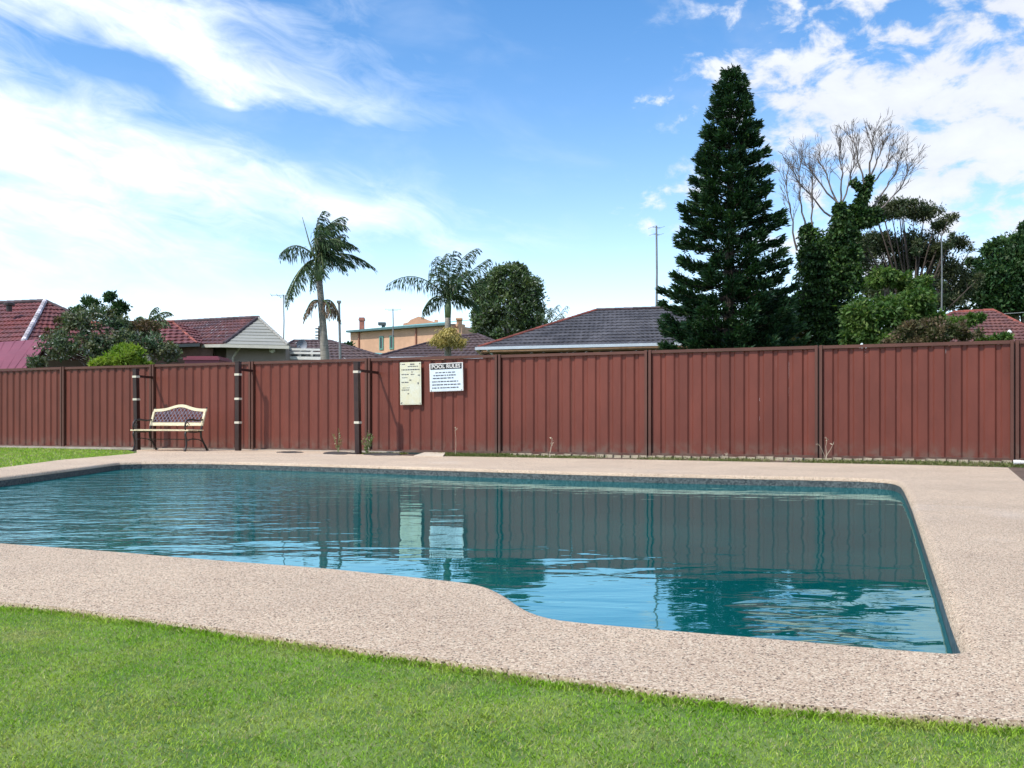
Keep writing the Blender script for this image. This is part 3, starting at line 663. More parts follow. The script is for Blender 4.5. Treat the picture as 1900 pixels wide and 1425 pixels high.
# ------------------------------------------------------------------ tall conifer
def conifer():
    D = 30.0; k_ = D/F; top = A(1357, 131, D); base = Vector((A(1350, 640, D).x, D, -.04))
    e = empty('conifer', base, 'very tall dark green conical conifer rising behind the fence', 'tree')
    b = MB(); b.tube([base, base.lerp(top, .3), base.lerp(top, .7), top], [.26, .20, .11, .02], 9)
    prof = [(121, 3), (135, 17), (150, 27), (180, 42), (220, 56), (270, 64), (320, 80), (360, 88), (410, 95), (460, 103), (520, 110), (570, 118), (610, 122), (660, 120), (720, 105)]
    ys = [p[0] for p in prof]; rs = [p[1] for p in prof]; z = .9; Vs = []; zt = top.z; i = 0
    while z < zt-.05:
        y = HZ-(z-H)*F/D; R = np.interp(y, ys, rs)*k_*(1.07-.27*max(0, z/zt-.30)/.70); nb = 6 if z > zt-1.2 else (7 if z > zt*.5 else 9); ph = random.uniform(0, 6.28)
        if z < zt*.35: R *= random.uniform(.93, 1.07)
        for j in range(nb):
            a = ph+2*math.pi*j/nb+random.uniform(-.2, .2); l = R*random.choice([.88, .95, 1.0, 1.04])*random.uniform(.90, 1.04); cx = base.x+(top.x-base.x)*z/zt
            d = Vector((math.cos(a), math.sin(a), 0)); dr = -.10 if z < zt*.5 else .02; o = Vector((cx, D, z+random.uniform(-.08, .08)))
            pts = [o+d*l*t+Vector((0, 0, l*(dr*math.sin(t*2.2)+.17*t**3))) for t in (0, .25, .5, .75, 1)]
            b.tube(pts, [.035+.01*l, .03, .022, .014, .006], 4, False)
            m_ = int(80+200*l); t = RNG.uniform(.10, 1.0, m_)**.62; f = np.clip(t*4, 0, 3.9999); ii = f.astype(int); fr = (f-ii)[:, None]; PA = np.array([list(p) for p in pts])
            P = PA[ii]*(1-fr)+PA[ii+1]*fr; side = np.array([-d.y, d.x, 0]); wdt = (.10+.30*l*np.minimum(t*1.6, 1)*(1.15-t))[:, None]
            lat = RNG.uniform(-1, 1, (m_, 1)); # bunch the foliage in tufts along the branch
            tuft = (np.sin(t*17+j*2.1+i)*.5+.5)[:, None]
            P = P+side*lat*wdt*(.55+.45*tuft)+np.array([0, 0, 1])*(RNG.normal(.02, .06, (m_, 1))+.06*tuft*l*.5)
            ax = np.array(d)*.9+side*lat*.9+RNG.normal(size=(m_, 3))*.35+np.array([0, 0, .45])
            Vs.append(leaf_arrays(P, ax, RNG.uniform(.13, .26, m_)*(.62 if z > zt-1.8 else 1), RNG.uniform(.035, .075, m_)*(.8 if z > zt-1.8 else 1)))
        z += random.uniform(.36, .52) if z < zt-1.6 else .24; i += 1
    b.build('trunk', M_barkd, e)
    leaves_obj('crown', Vs, leaf_mat('conifer_needles', (.016, .050, .024), (.028, .072, .026), (.065, .11, .04), 1.3, .2, .6), e)
conifer()

# ------------------------------------------------------------------ ivy covered dead tree
def ivy_tree():
    D = 33.0; k_ = D/F; base = Vector((A(1545, 700, D).x, D, -.04))
    e = empty('ivy_tree', base, 'dead tree choked with dark ivy, bare fan shaped branches above', 'tree')
    segs = [((1545, 700, 34), (1545, 600, 40)), ((1545, 600, 42), (1530, 520, 42)), ((1530, 520, 42), (1510, 455, 28)), ((1510, 455, 24), (1494, 418, 9)), ((1545, 540, 40), (1568, 450, 24)), ((1568, 450, 26), (1556, 378, 9)), ((1540, 480, 30), (1570, 420, 22)),
            ((1568, 430, 20), (1600, 375, 12)), ((1600, 375, 11), (1614, 325, 6)), ((1598, 352, 7), (1580, 334, 5)), ((1588, 410, 18), (1636, 396, 10)), ((1525, 470, 30), (1490, 490, 18)), ((1540, 600, 40), (1505, 570, 20)), ((1570, 500, 22), (1592, 540, 16)), ((1545, 620, 38), (1578, 600, 18)), ((1500, 540, 22), (1490, 600, 16))]
    b = MB(); Vs = []
    for p, q_ in segs:
        a = A(p[0], p[1], D); c = A(q_[0], q_[1], D); ra, rc_ = p[2]*k_, q_[2]*k_; L = (c-a).length; b.tube([a, c], [ra*.42, rc_*.42], 7)
        nn = int(2100*(ra+rc_)/2*max(L, .3)*2.2); t = RNG.uniform(0, 1, (nn, 1)); r = ra*(1-t)+rc_*t; ax = np.array(c-a); ax = ax/np.linalg.norm(ax)
        g = RNG.normal(size=(nn, 3)); g -= (g@ax)[:, None]*ax; g = unit(g); lump = 1+.42*np.sin(g[:, :1]*5+t*9)*np.cos(t*13+g[:, 2:]*4)
        P = np.array(a)*(1-t)+np.array(c)*t+g*r*lump*RNG.uniform(.55, 1.05, (nn, 1))
        Vs.append(leaf_arrays(P, g*.5+RNG.normal(size=(nn, 3))*.6+np.array([0, 0, -.35]), RNG.uniform(.08, .15, nn), RNG.uniform(.06, .11, nn)))
    b.build('trunk', M_barkd, e, smooth=True)
    leaves_obj('ivy', Vs, leaf_mat('ivy_leaves', (.022, .062, .018), (.050, .105, .022), (.10, .16, .04), 2.2, .2, .6), e)
    bb = MB(); r_ = random.Random(5)
    def grow(p, d, l, rad, lev):
        n = 4; pts = [p]; q_ = p.copy(); dd = d.copy()
        for i in range(n):
            dd = (dd+Vector((r_.gauss(0, .12), r_.gauss(0, .10), r_.gauss(.04, .08)))).normalized(); q_ = q_+dd*l/n; pts.append(q_.copy())
        bb.tube(pts, [rad*(1-.45*i/n) for i in range(n+1)], 4 if lev > 1 else 6, False)
        if lev >= 5: return
        if lev >= 3: l *= .9
        for i in range(r_.choice([3, 3, 4]) if lev < 4 else 2):
            ang = r_.uniform(-.62, .62); a2 = r_.uniform(-.5, .5); nd = Vector((dd.x*math.cos(ang)+dd.z*math.sin(ang), dd.y+a2, dd.z*math.cos(ang)-dd.x*math.sin(ang))).normalized()
            grow(pts[r_.choice([2, 3, 4, 4])], nd, l*r_.uniform(.62, .82), max(rad*.55, .0065), lev+1)
    fan = [((1556, 380), (1520, 330), (1490, 300)), ((1556, 380), (1535, 320), (1528, 290)), ((1540, 400), (1500, 370), (1470, 320)), ((1560, 380), (1560, 320), (1552, 282)), ((1605, 350), (1590, 300), (1578, 262)),
           ((1612, 325), (1612, 285), (1610, 262)), ((1614, 330), (1635, 290), (1642, 266)), ((1620, 380), (1662, 335), (1676, 290)), ((1630, 392), (1680, 350), (1698, 305)), ((1612, 350), (1650, 310), (1664, 275)),
           ((1494, 425), (1478, 370), (1474, 310)), ((1478, 465), (1462, 400), (1452, 330)), ((1505, 430), (1505, 380), (1500, 335)), ((1560, 385), (1585, 330), (1596, 280))]
    for p0, p1, p2 in fan:
        yd = r_.uniform(-.6, .6); a, m1, c = A(*p0, D), A(*p1, D)+Vector((0, yd*.5, 0)), A(*p2, D)+Vector((0, yd, 0)); pts = []
        for i in range(9):
            u = i/8; pts.append(a*(1-u)**2+m1*2*u*(1-u)+c*u*u+Vector((r_.gauss(0, .025), r_.gauss(0, .03), r_.gauss(0, .02))))
        bb.tube(pts, [.036*(1-.72*i/8) for i in range(9)], 6, False)
        for i in range(3, 9):
            for k3 in range(2 if i < 6 else 3):
                d = (pts[i]-pts[i-1]).normalized(); ang = r_.uniform(-.55, .55)+(.0); nd = Vector((d.x*math.cos(ang)+d.z*math.sin(ang), r_.uniform(-.5, .5), d.z*math.cos(ang)-d.x*math.sin(ang)+.25)).normalized()
                grow(pts[i], nd, r_.uniform(.30, .52), .012, 3)
    bb.build('bare_branches', mat('dead_branches', (.17, .14, .125), .9, .3, 5), e)
ivy_tree()

# ------------------------------------------------------------------ other trees and shrubs
M_euc = leaf_mat('gum_leaves', (.040, .070, .030), (.080, .095, .040), (.14, .14, .08), 1.0, .2, .5)
M_dkg = leaf_mat('dark_green_leaves', (.024, .070, .024), (.048, .105, .030), (.09, .14, .04), 1.0, .2, .5)
M_mid = leaf_mat('mid_green_leaves', (.075, .135, .050), (.120, .165, .060), (.32, .35, .30), 1.5, .25, .5)
M_ylw = leaf_mat('yellow_green_leaves', (.060, .130, .030), (.110, .185, .040), (.20, .26, .07), 1.5, .35, .35)
M_brt = leaf_mat('bright_green_leaves', (.17, .28, .035), (.27, .36, .05), (.36, .40, .10), 2.5, .4, .3)
M_ind = leaf_mat('bluish_leaves', (.075, .135, .070), (.14, .145, .070), (.36, .36, .33), 2.5, .25, .5)
M_olv = leaf_mat('olive_leaves', (.20, .19, .06), (.28, .22, .08), (.14, .15, .05), 2.0, .3, .3)
M_redleaf = leaf_mat('red_green_leaves', (.07, .09, .035), (.13, .09, .045), (.26, .16, .13), 2.5, .25, .5)
gb = [(1668, 385, 60, 15), (1715, 394, 45, 17), (1625, 402, 30, 14), (1745, 420, 16, 14), (1630, 455, 46, 24, 1), (1690, 452, 60, 22, 1), (1600, 480, 24, 34, 0), (1735, 465, 32, 14), (1780, 452, 24, 14), (1760, 500, 36, 24), (1650, 505, 60, 18, 2), (1790, 530, 28, 22), (1720, 520, 30, 16), (1760, 560, 36, 18), (1690, 480, 70, 20, 2), (1640, 540, 50, 30, 3), (1700, 550, 40, 30, 3), (1755, 545, 40, 30, 4)]
rg = random.Random(4); gb += [(b_[0]+rg.uniform(-1, 1)*b_[2]*1.15, b_[1]+rg.uniform(-1, 1)*b_[3]*1.2, b_[2]*rg.uniform(.25, .45), b_[3]*rg.uniform(.3, .6), rg.uniform(-2, 3)) for b_ in list(gb) for _ in range(3)]
tree('gum_tree', 'spreading gum tree with flat topped clumps behind the ivy covered tree', 'tree', gb, 52, 56000, .19, .07, M_euc, 1690, .16, bark=M_barkd, clumps=26, cl=.42, shell=.1)
tree('dark_tree', 'big dark leafy tree at the right edge of the picture', 'tree',
     [(1880, 470, 46, 34), (1850, 520, 56, 40), (1920, 500, 60, 80), (1865, 560, 62, 34), (1808, 490, 18, 9), (1832, 460, 16, 12), (1960, 470, 60, 60), (1900, 425, 14, 12)], 55, 40000, .26, .13, M_dkg, 1890, .30, clumps=34, cl=.34)
tree('garden_tree', 'yellow green leafy tree in front of the gum, right of the ivy', 'tree',
     [(1640, 515, 34, 18, 1), (1690, 525, 38, 18, 1), (1600, 590, 36, 34), (1650, 585, 46, 34), (1700, 560, 34, 26), (1725, 590, 26, 20), (1590, 625, 28, 20), (1650, 630, 50, 20), (1722, 615, 22, 14)],
     26, 19000, .15, .065, M_ylw, 1650, .08, clumps=34, cl=.27, droop=.5)
tree('shrub', 'reddish twiggy shrub beneath the yellow green tree before the red roof', 'shrub', [(1720, 620, 62, 26), (1790, 618, 40, 16), (1680, 640, 50, 16)], 22, 12000, .10, .035, M_redleaf, 1725, .04, clumps=30, cl=.25)
tree('shrub', 'low green shrub leaning over the right hand red tiled roof', 'shrub', [(1780, 600, 26, 9), (1810, 590, 18, 7), (1862, 627, 20, 7), (1830, 632, 24, 6)], 23, 5000, .10, .045, M_ylw, 1800, .03, clumps=14, cl=.35)
tree('shrub', 'yellowish bush between the conifer and the ivy tree', 'shrub', [(1478, 612, 28, 24), (1470, 640, 34, 18), (1500, 640, 20, 16)], 34, 9000, .13, .05, M_olv, 1475, .04, clumps=24, cl=.30)
tree('low_tree', 'dark green foliage mass at the foot of the conifer beside the dark roofed house', 'tree', [(1300, 620, 46, 26), (1370, 630, 60, 26), (1440, 590, 30, 60), (1430, 640, 40, 20)], 31.5, 22000, .20, .08, M_dkg, 1360, .08, clumps=28, cl=.3)
tree('round_tree', 'rounded green tree behind the left hip of the dark tiled house', 'tree',
     [(940, 520, 46, 28), (975, 540, 34, 32), (905, 545, 34, 28), (930, 570, 50, 36), (985, 580, 30, 26), (895, 595, 26, 26), (930, 612, 56, 22), (985, 605, 28, 14), (955, 500, 28, 12)],
     52, 27000, .22, .09, M_mid, 940, .18, bark=M_barkp, clumps=44, cl=.24)
# left hand shrubs
tree('loose_shrub', 'tall loose shrub with reddish tips in front of the red tiled house', 'shrub',
     [(150, 600, 38, 28), (185, 585, 30, 22), (110, 640, 40, 30), (180, 640, 50, 34), (240, 630, 44, 30), (290, 645, 40, 26), (70, 675, 26, 14), (315, 655, 22, 20), (215, 600, 30, 16)],
     23.5, 9500, .105, .042, M_ind, 180, .03, clumps=80, cl=.13, shell=.0)
tree('loose_shrub', 'upright leafy stalks poking above the loose shrub on the left', 'shrub', [(168, 562, 14, 9), (206, 552, 11, 8), (222, 572, 13, 12), (214, 590, 8, 12), (146, 580, 14, 10)], 24.5, 2600, .11, .045, M_dkg, 205, .03, clumps=12, cl=.42)
tree('loose_shrub', 'red tinged shrub right of the bright green bush', 'shrub', [(120, 600, 24, 14), (270, 610, 30, 18), (100, 620, 18, 14), (235, 610, 24, 12)], 24.0, 5000, .08, .03, M_redleaf, 250, .03, clumps=22, cl=.25)
tree('bright_bush', 'bright yellow green bush just over the fence on the left', 'shrub', [(232, 665, 32, 24), (190, 678, 26, 14), (262, 680, 18, 14)], 21.3, 9000, .09, .035, M_brt, 225, .03, clumps=28, cl=.28, up=.6)

# ------------------------------------------------------------------ palms
M_frond = leaf_mat('palm_leaflets', (.030, .070, .030), (.060, .110, .035), (.17, .17, .12), 1.3, .25, .5)
M_deadf = leaf_mat('dead_palm_leaflets', (.22, .15, .10), (.30, .22, .14), (.16, .11, .08), 2, .2, .3); M_rach = mat('palm_rachis', (.12, .16, .06), .6, .2, 4)
M_ptrunk = mat('palm_trunk', (.30, .27, .22), .85, .25, 3, stretch=(1, 1, 5), bump=.01); M_shaft = mat('palm_crownshaft', (.16, .22, .10), .5, .2, 3)
def frond(e, s, c, t, D, ydep, ln, m_, n=50, wind=(.25, 0, 0), name='frond', wd=.035):
    p0 = A(*s, D); p1 = A(*c, D)+Vector((0, ydep*.6, 0)); p2 = A(*t, D)+Vector((0, ydep, 0)); N = 9; pts = []
    for i in range(N+1): u = i/N; pts.append(p0*(1-u)**2+p1*2*u*(1-u)+p2*u*u)
    b = MB(); b.tube(pts, [.028*(1-.8*i/N)+.004 for i in range(N+1)], 4, False); me = b.mesh(name, M_rach); ms = []
    PA = np.array([list(p) for p in pts]); u = np.repeat(np.linspace(.10, 1, n), 2); f = np.clip(u*N, 0, N-1e-4); ii = f.astype(int); fr = (f-ii)[:, None]
    P = PA[ii]*(1-fr)+PA[ii+1]*fr; tg = unit(PA[ii+1]-PA[ii]); sg = np.tile([1., -1.], n)[:, None]
    side = unit(np.cross(tg, np.array([0, 0, 1.]))+1e-6)*sg; L = ln*(.35+.9*np.sin(np.clip(u*1.08, 0, 1)*np.pi*.86+.15))*RNG.uniform(.75, 1.15, 2*n)
    ax = tg*.55+side*.55+np.array([0, 0, -.62])+np.array(wind)+RNG.normal(size=P.shape)*.16
    V1 = leaf_arrays(P, ax, L*.6, np.full(2*n, wd*1.1)); tip = V1.reshape(-1, 4, 3)[:, 2]*.96+P*.04
    V2 = leaf_arrays(tip-unit(ax)*L[:, None]*.06, ax*.6+np.array([0, 0, -.75])+np.array(wind)*.5, L*.5, np.full(2*n, wd))
    V_ = np.concatenate([V1, V2]); lm = np_mesh(name, V_, np.arange(len(V_), dtype=np.int32).reshape(-1, 4), m_)
    # join rachis and leaflets in one mesh with two materials
    nb = len(b.v); allv = list(b.v)+[tuple(v) for v in V_]; allf = list(b.f)+[tuple(nb+4*i+k2 for k2 in range(4)) for i in range(len(V_)//4)]
    bpy.data.meshes.remove(lm); bpy.data.meshes.remove(me); me = bpy.data.meshes.new(name); me.from_pydata(allv, [], allf); me.materials.append(M_rach); me.materials.append(m_)
    me.polygons.foreach_set('material_index', [0]*len(b.f)+[1]*(len(V_)//4)); me.update(); link(name, me, e, True)
def palm(label, D, trunk, shaft, s, fr, dead=(), wind=(.25, 0, 0), ln=.42, wd=.034):
    base = A(trunk[0][0], 700, D); base.z = -.04; e = empty('palm_tree', base, label, 'palm tree', 'wind blown palms behind the fence')
    b = MB(); pts = [base]+[A(x, y, D) for x, y, r in trunk]; b.tube(pts, [trunk[0][2]*D/F*1.15]+[r*D/F for x, y, r in trunk], 10); b.build('trunk', M_ptrunk, e, smooth=True)
    b = MB(); b.tube([A(x, y, D) for x, y, r in shaft], [r*D/F for x, y, r in shaft], 10); b.build('crownshaft', M_shaft, e, smooth=True)
    for i, (c, t, yd) in enumerate(fr): frond(e, s, c, t, D, yd, ln, M_frond, wind=wind, wd=wd)
    for (s2, c, t, yd) in dead: frond(e, s2, c, t, D, yd, ln*.8, M_deadf, n=30, wind=(0, 0, -.4), name='dead_frond')
    return e
p1 = palm('taller wind blown palm on the left with a thin upright spear leaf', 28, [(605, 690, 8.5), (602, 650, 8), (599, 600, 6.5), (595, 550, 6), (592, 520, 6)], [(592, 522, 6.5), (590, 505, 8), (589, 488, 6)], (589, 482),
     [((556, 440), (529, 478), -.6), ((552, 480), (521, 548), .5), ((566, 484), (545, 572), -1.0), ((588, 415), (632, 398), .3), ((596, 400), (646, 425), -.5), ((605, 420), (650, 448), .8), ((585, 430), (610, 404), -.9), ((640, 452), (691, 494), .2),
      ((620, 462), (645, 508), -.9), ((600, 430), (628, 470), -1.4), ((604, 452), (612, 515), -1.0), ((590, 440), (622, 420), 1.2), ((612, 440), (646, 462), -1.2), ((596, 428), (618, 440), -1.8), ((578, 470), (560, 520), 1.2), ((605, 455), (640, 476), 1.3)],
     [((594, 560), (578, 548), (569, 592), -.3), ((598, 560), (618, 545), (628, 590), .2), ((598, 558), (612, 556), (620, 588), -.5)], (.42, 0, .05), .46)
b = MB(); b.tube([A(589, 490, 28), A(574, 450, 28), A(561, 403, 28)], [.03, .022, .008], 5); b.build('spear_leaf', M_rach, p1)
p2 = palm('shorter wind blown palm with yellow hanging seed heads above the brown roof', 33, [(831, 690, 7), (831, 640, 6.5), (831, 600, 5.5), (831, 580, 5.5)], [(831, 590, 5.5), (831, 570, 6.5), (832, 556, 4.5)], (832, 556),
     [((778, 490), (722, 532), -.5), ((800, 535), (782, 576), .4), ((798, 500), (828, 468), .2), ((836, 480), (884, 458), .3), ((862, 510), (907, 486), -.6), ((870, 530), (902, 506), .7), ((866, 540), (886, 572), -.4), ((830, 510), (846, 474), -1.0),
      ((806, 520), (812, 486), -.9), ((845, 520), (872, 512), -1.3), ((820, 510), (838, 500), 1.3), ((850, 540), (866, 548), 1.2)],
     [], (.30, 0, .0), .50, .038)
Vs, cs = blob_leaves([(830, 622, 22, 16), (848, 632, 16, 12), (814, 632, 14, 12)], 32.6, 2600, .16, .03, clumps=20, cl=.3, droop=1.2)
leaves_obj('seed_heads', Vs, leaf_mat('palm_seed_heads', (.55, .44, .16), (.62, .50, .20), (.40, .32, .12), 3, .3, .3), p2)
def mini_palm(label, D, s, tips, base_px, ln=.4):
    base = A(base_px, 700, D); base.z = -.04; e = empty('small_palm', base, label, 'palm tree'); b = MB(); b.tube([base, A(*s, D)], [.10, .07], 8); b.build('trunk', M_ptrunk, e)
    for (c, t) in tips: frond(e, s, c, t, D, random.uniform(-.8, .8), ln, M_frond, n=26, wind=(.1, 0, .1))
mini_palm('small palm top showing between the loose shrub and the red roof', 29, (276, 606), [((255, 575), (240, 590)), ((285, 568), (316, 602)), ((290, 570), (308, 578)), ((275, 575), (292, 570)), ((262, 585), (256, 606)), ((290, 590), (318, 606))], 276, .26)
mini_palm('small grey green palm right of the rounded tree, above the hip of the dark roof', 50, (1012, 606), [((1035, 590), (1049, 571)), ((1020, 580), (1034, 568)), ((1005, 585), (996, 580)), ((1015, 580), (1020, 572)), ((1030, 600), (1042, 590))], 1014, .45)

# ------------------------------------------------------------------ houses
def tmat(name, col, col2, isl=.2): return mat(name, col, .7, .2, .8, col2=col2, island=isl)
M_redt = tmat('red_roof_tiles', (.205, .044, .038), (.115, .042, .045)); M_drk = tmat('dark_roof_tiles', (.060, .058, .066), (.105, .10, .108)); M_purp = tmat('purple_red_tiles', (.085, .042, .050), (.15, .050, .042))
M_grt = tmat('grey_roof_tiles', (.36, .36, .31), (.28, .28, .25), .06); M_brt2 = tmat('brown_roof_tiles', (.105, .060, .052), (.075, .048, .045)); M_rrt = tmat('rust_roof_tiles', (.20, .075, .055), (.13, .055, .05))
M_ridge_w = mat('pale_ridge_tiles', (.55, .50, .52), .8, .2, 5, island=.4); M_ridge_r = mat('red_ridge_tiles', (.24, .065, .045), .8, .2, 5, island=.3); M_ridge_d = mat('dark_ridge_tiles', (.075, .05, .055), .8, .2, 5, island=.3)
M_pink = mat('pinkish_render_wall', (.30, .25, .225), .85, .08, 1.5); M_orange = mat('orange_render_wall', (.62, .37, .23), .85, .1, .5); M_tan = mat('tan_brick_wall', (.36, .22, .14), .85, .2, 6)
M_teal = mat('teal_metal_roof', (.16, .40, .36), .5, .12, 1); M_glass = mat('window_glass', (.03, .035, .04), .08, .1, 1, spec=.8); M_gut = mat('gutter_white', (.62, .68, .74), .5, .06, 2); M_fascia_d = mat('dark_gutter', (.06, .07, .07), .5, .1, 2)
M_crim = mat('crimson_metal', (.22, .045, .065), .5, .1, 1.0)
M_metal = mat('galvanised_pole', (.22, .225, .22), .45, .15, 3, metal=.4); M_dish = mat('dish_grey', (.28, .30, .33), .5, .1, 3)
def roof_face(e0, e1, r0, r1, m_, parent, rows=11, tw=.20, amp=.022, lift=.045, name='roof_tiles'):
    b = MB(); e0, e1, r0, r1 = map(Vector, (e0, e1, r0, r1)); nrm = ((e1-e0).cross((r0+r1)/2-e0)).normalized()
    if nrm.z < 0: nrm = -nrm
    u = (e1-e0).normalized(); mid0 = (e0+e1)/2
    for k_ in range(rows):
        t0, t1 = k_/rows, (k_+1)/rows; a0 = e0.lerp(r0, t0); b0 = e1.lerp(r1, t0); a1 = e0.lerp(r0, min(1, t1+.10/rows)); b1 = e1.lerp(r1, min(1, t1+.10/rows))
        s0 = (a0-mid0).dot(u); s1 = (b0-mid0).dot(u); L0 = s1-s0
        if L0 < .02: continue
        c0 = math.floor(s0/tw); c1 = math.ceil(s1/tw)
        for c in range(c0, c1):
            sub = 4; jit = random.uniform(-.004, .004); prev = None; vs = []
            for q_ in range(sub+1):
                s_ = min(max((c+q_/sub)*tw, s0), s1); f = (s_-s0)/L0; wv = amp*math.sin(math.pi*min(max(q_/sub*1.35, 0), 1))
                pb = a0.lerp(b0, f)+nrm*(lift+wv+jit); pt = a1.lerp(b1, f)+nrm*(.004+wv+jit); vs.append((pb, pt, a0.lerp(b0, f)-nrm*.01))
            n = len(b.v)
            for pb, pt, lo in vs: b.v += [tuple(lo), tuple(pb), tuple(pt)]
            for q_ in range(sub): i0 = n+3*q_; b.f += [(i0, i0+3, i0+4, i0+1), (i0+1, i0+4, i0+5, i0+2)]
    o = b.build(name, m_, parent); o['kind'] = 'stuff'; return o
def ridge(a, b_, m_, parent, r=.075, tl=.38):
    a = Vector(a); b_ = Vector(b_); L = (b_-a).length; n = max(1, int(L/tl)); b = MB()
    for i in range(n):
        p = a.lerp(b_, i/n); q_ = a.lerp(b_, (i+1.08)/n); b.tube([p, q_], [r*1.1, r*.92], 8)
    b.build('ridge_tiles', m_, parent)['kind'] = 'stuff'
def wall_box(x0, x1, D0, D1, ztop, depth, m_, parent, name='wall'):
    a = Vector((x0, D0, 0)); c = Vector((x1, D1, 0)); u = (c-a).normalized(); n = Vector((-u.y, u.x, 0)); b = MB()
    M3 = Matrix((u, n, Vector((0, 0, 1)))).transposed(); L = (c-a).length; b.box((a+c)/2+n*depth/2+Vector((0, 0, ztop/2-.02)), (L, depth, ztop+.04), M3); b.build(name, m_, parent); return a, u, n
def window(parent, c, u, n, wd, ht, frame_m, panes=2, fr=.05):
    """window on a wall whose outward normal is -n; frame > panes"""
    f = MB(); M3 = Matrix((u, n, Vector((0, 0, 1)))).transposed(); c = Vector(c)
    for z in (-1, 1): f.box(c+Vector((0, 0, z*(ht-fr)/2))-n*.03, (wd, .06, fr), M3)
    for k_ in range(panes+1): f.box(c+u*(-wd/2+fr/2+(wd-fr)*k_/panes)-n*.03, (fr, .054, ht-2*fr), M3)
    w_ = f.build('window', frame_m, parent)
    for k_ in range(panes):
        g = MB(); g.box(c+u*(-wd/2+fr+(wd-fr)/panes*(k_+.5)-fr/2)-n*.012, ((wd-fr)/panes-fr+.004, .012, ht-2*fr+.004), M3); g.build('pane', M_glass, w_)

# dark tiled house in the middle
def dark_house():
    e0 = A(888, 646, 36); e1 = A(1330, 636, 35); r0 = A(1107, 577, 41); r1 = A(1330, 570, 40); hb = empty('house', Vector((e0.x+3, e0.y+2, 0)), 'low house with dark tiled hip roof and white gutter in the middle behind the fence', 'house')
    roof_face(e0, e1, r0, r1, M_drk, hb, 12, .19); back0 = e0+Vector((.35, 9.8, 0)); roof_face(back0, e0, r0, r0, M_drk, hb, 12, .24); roof_face(e1+Vector((.3, 9.8, 0)), back0, r1, r0, M_drk, hb, 12, .30)
    ridge(e0+Vector((0, 0, .04)), r0+Vector((0, 0, .05)), M_ridge_r, hb, .065, .33); ridge(r0+Vector((0, 0, .05)), r1+Vector((0, 0, .05)), M_ridge_d, hb, .07); ridge(back0, r0, M_ridge_r, hb, .065)
    b = MB(); b.bar(e0+Vector((-.05, -.10, -.02)), e1+Vector((0, -.10, -.02)), .12, .11); b.bar(e0+Vector((-.08, -.02, -.02)), back0+Vector((-.08, 0, -.02)), .12, .11); b.build('gutter', M_gut, hb)
    b = MB(); b.bar(e0+Vector((.1, .06, -.09)), e1+Vector((0, .06, -.09)), .04, .12); b.bar(e0+Vector((.1, .3, -.16)), e1+Vector((0, .3, -.16)), .5, .02); b.build('eaves', M_tan, hb)
    b = MB(); p = e0+Vector((.35, -.02, -.06)); b.tube([p, p+Vector((.25, .3, -.25)), p+Vector((.25, .4, -1.5)), p+Vector((.25, .4, -e0.z+.1))], .045, 7); b.build('downpipe', M_gut, hb)
    a, u, n = wall_box(e0.x+.55, e1.x+.3, e0.y+.62, e1.y+.62, e0.z-.16, 8.6, M_tan, hb)
    for px0, px1, pn in ((1120, 1164, 3), (1196, 1262, 3)):
        x0 = (px0-950)/F*36; x1 = (px1-950)/F*36; s0 = x0-a.x; wd = x1-x0; window(hb, a+u*(s0+wd/2)+Vector((0, 0, e0.z-.16-.62)), u, n, wd, 1.05, M_white, pn, .06)
    M3 = Matrix((u, n, Vector((0, 0, 1)))).transposed()
    for px in (1109, 1172):
        x = (px-950)/F*36; b = MB()
        for i in range(26): b.box(a+u*(x-a.x)+n*-.05+Vector((0, 0, .05+i*.125)), (.27, .10, .105), M3)
        b.build('brick_pier', mat('light_bricks', (.58, .40, .28), .85, .12, 8, island=.15), hb)
dark_house()
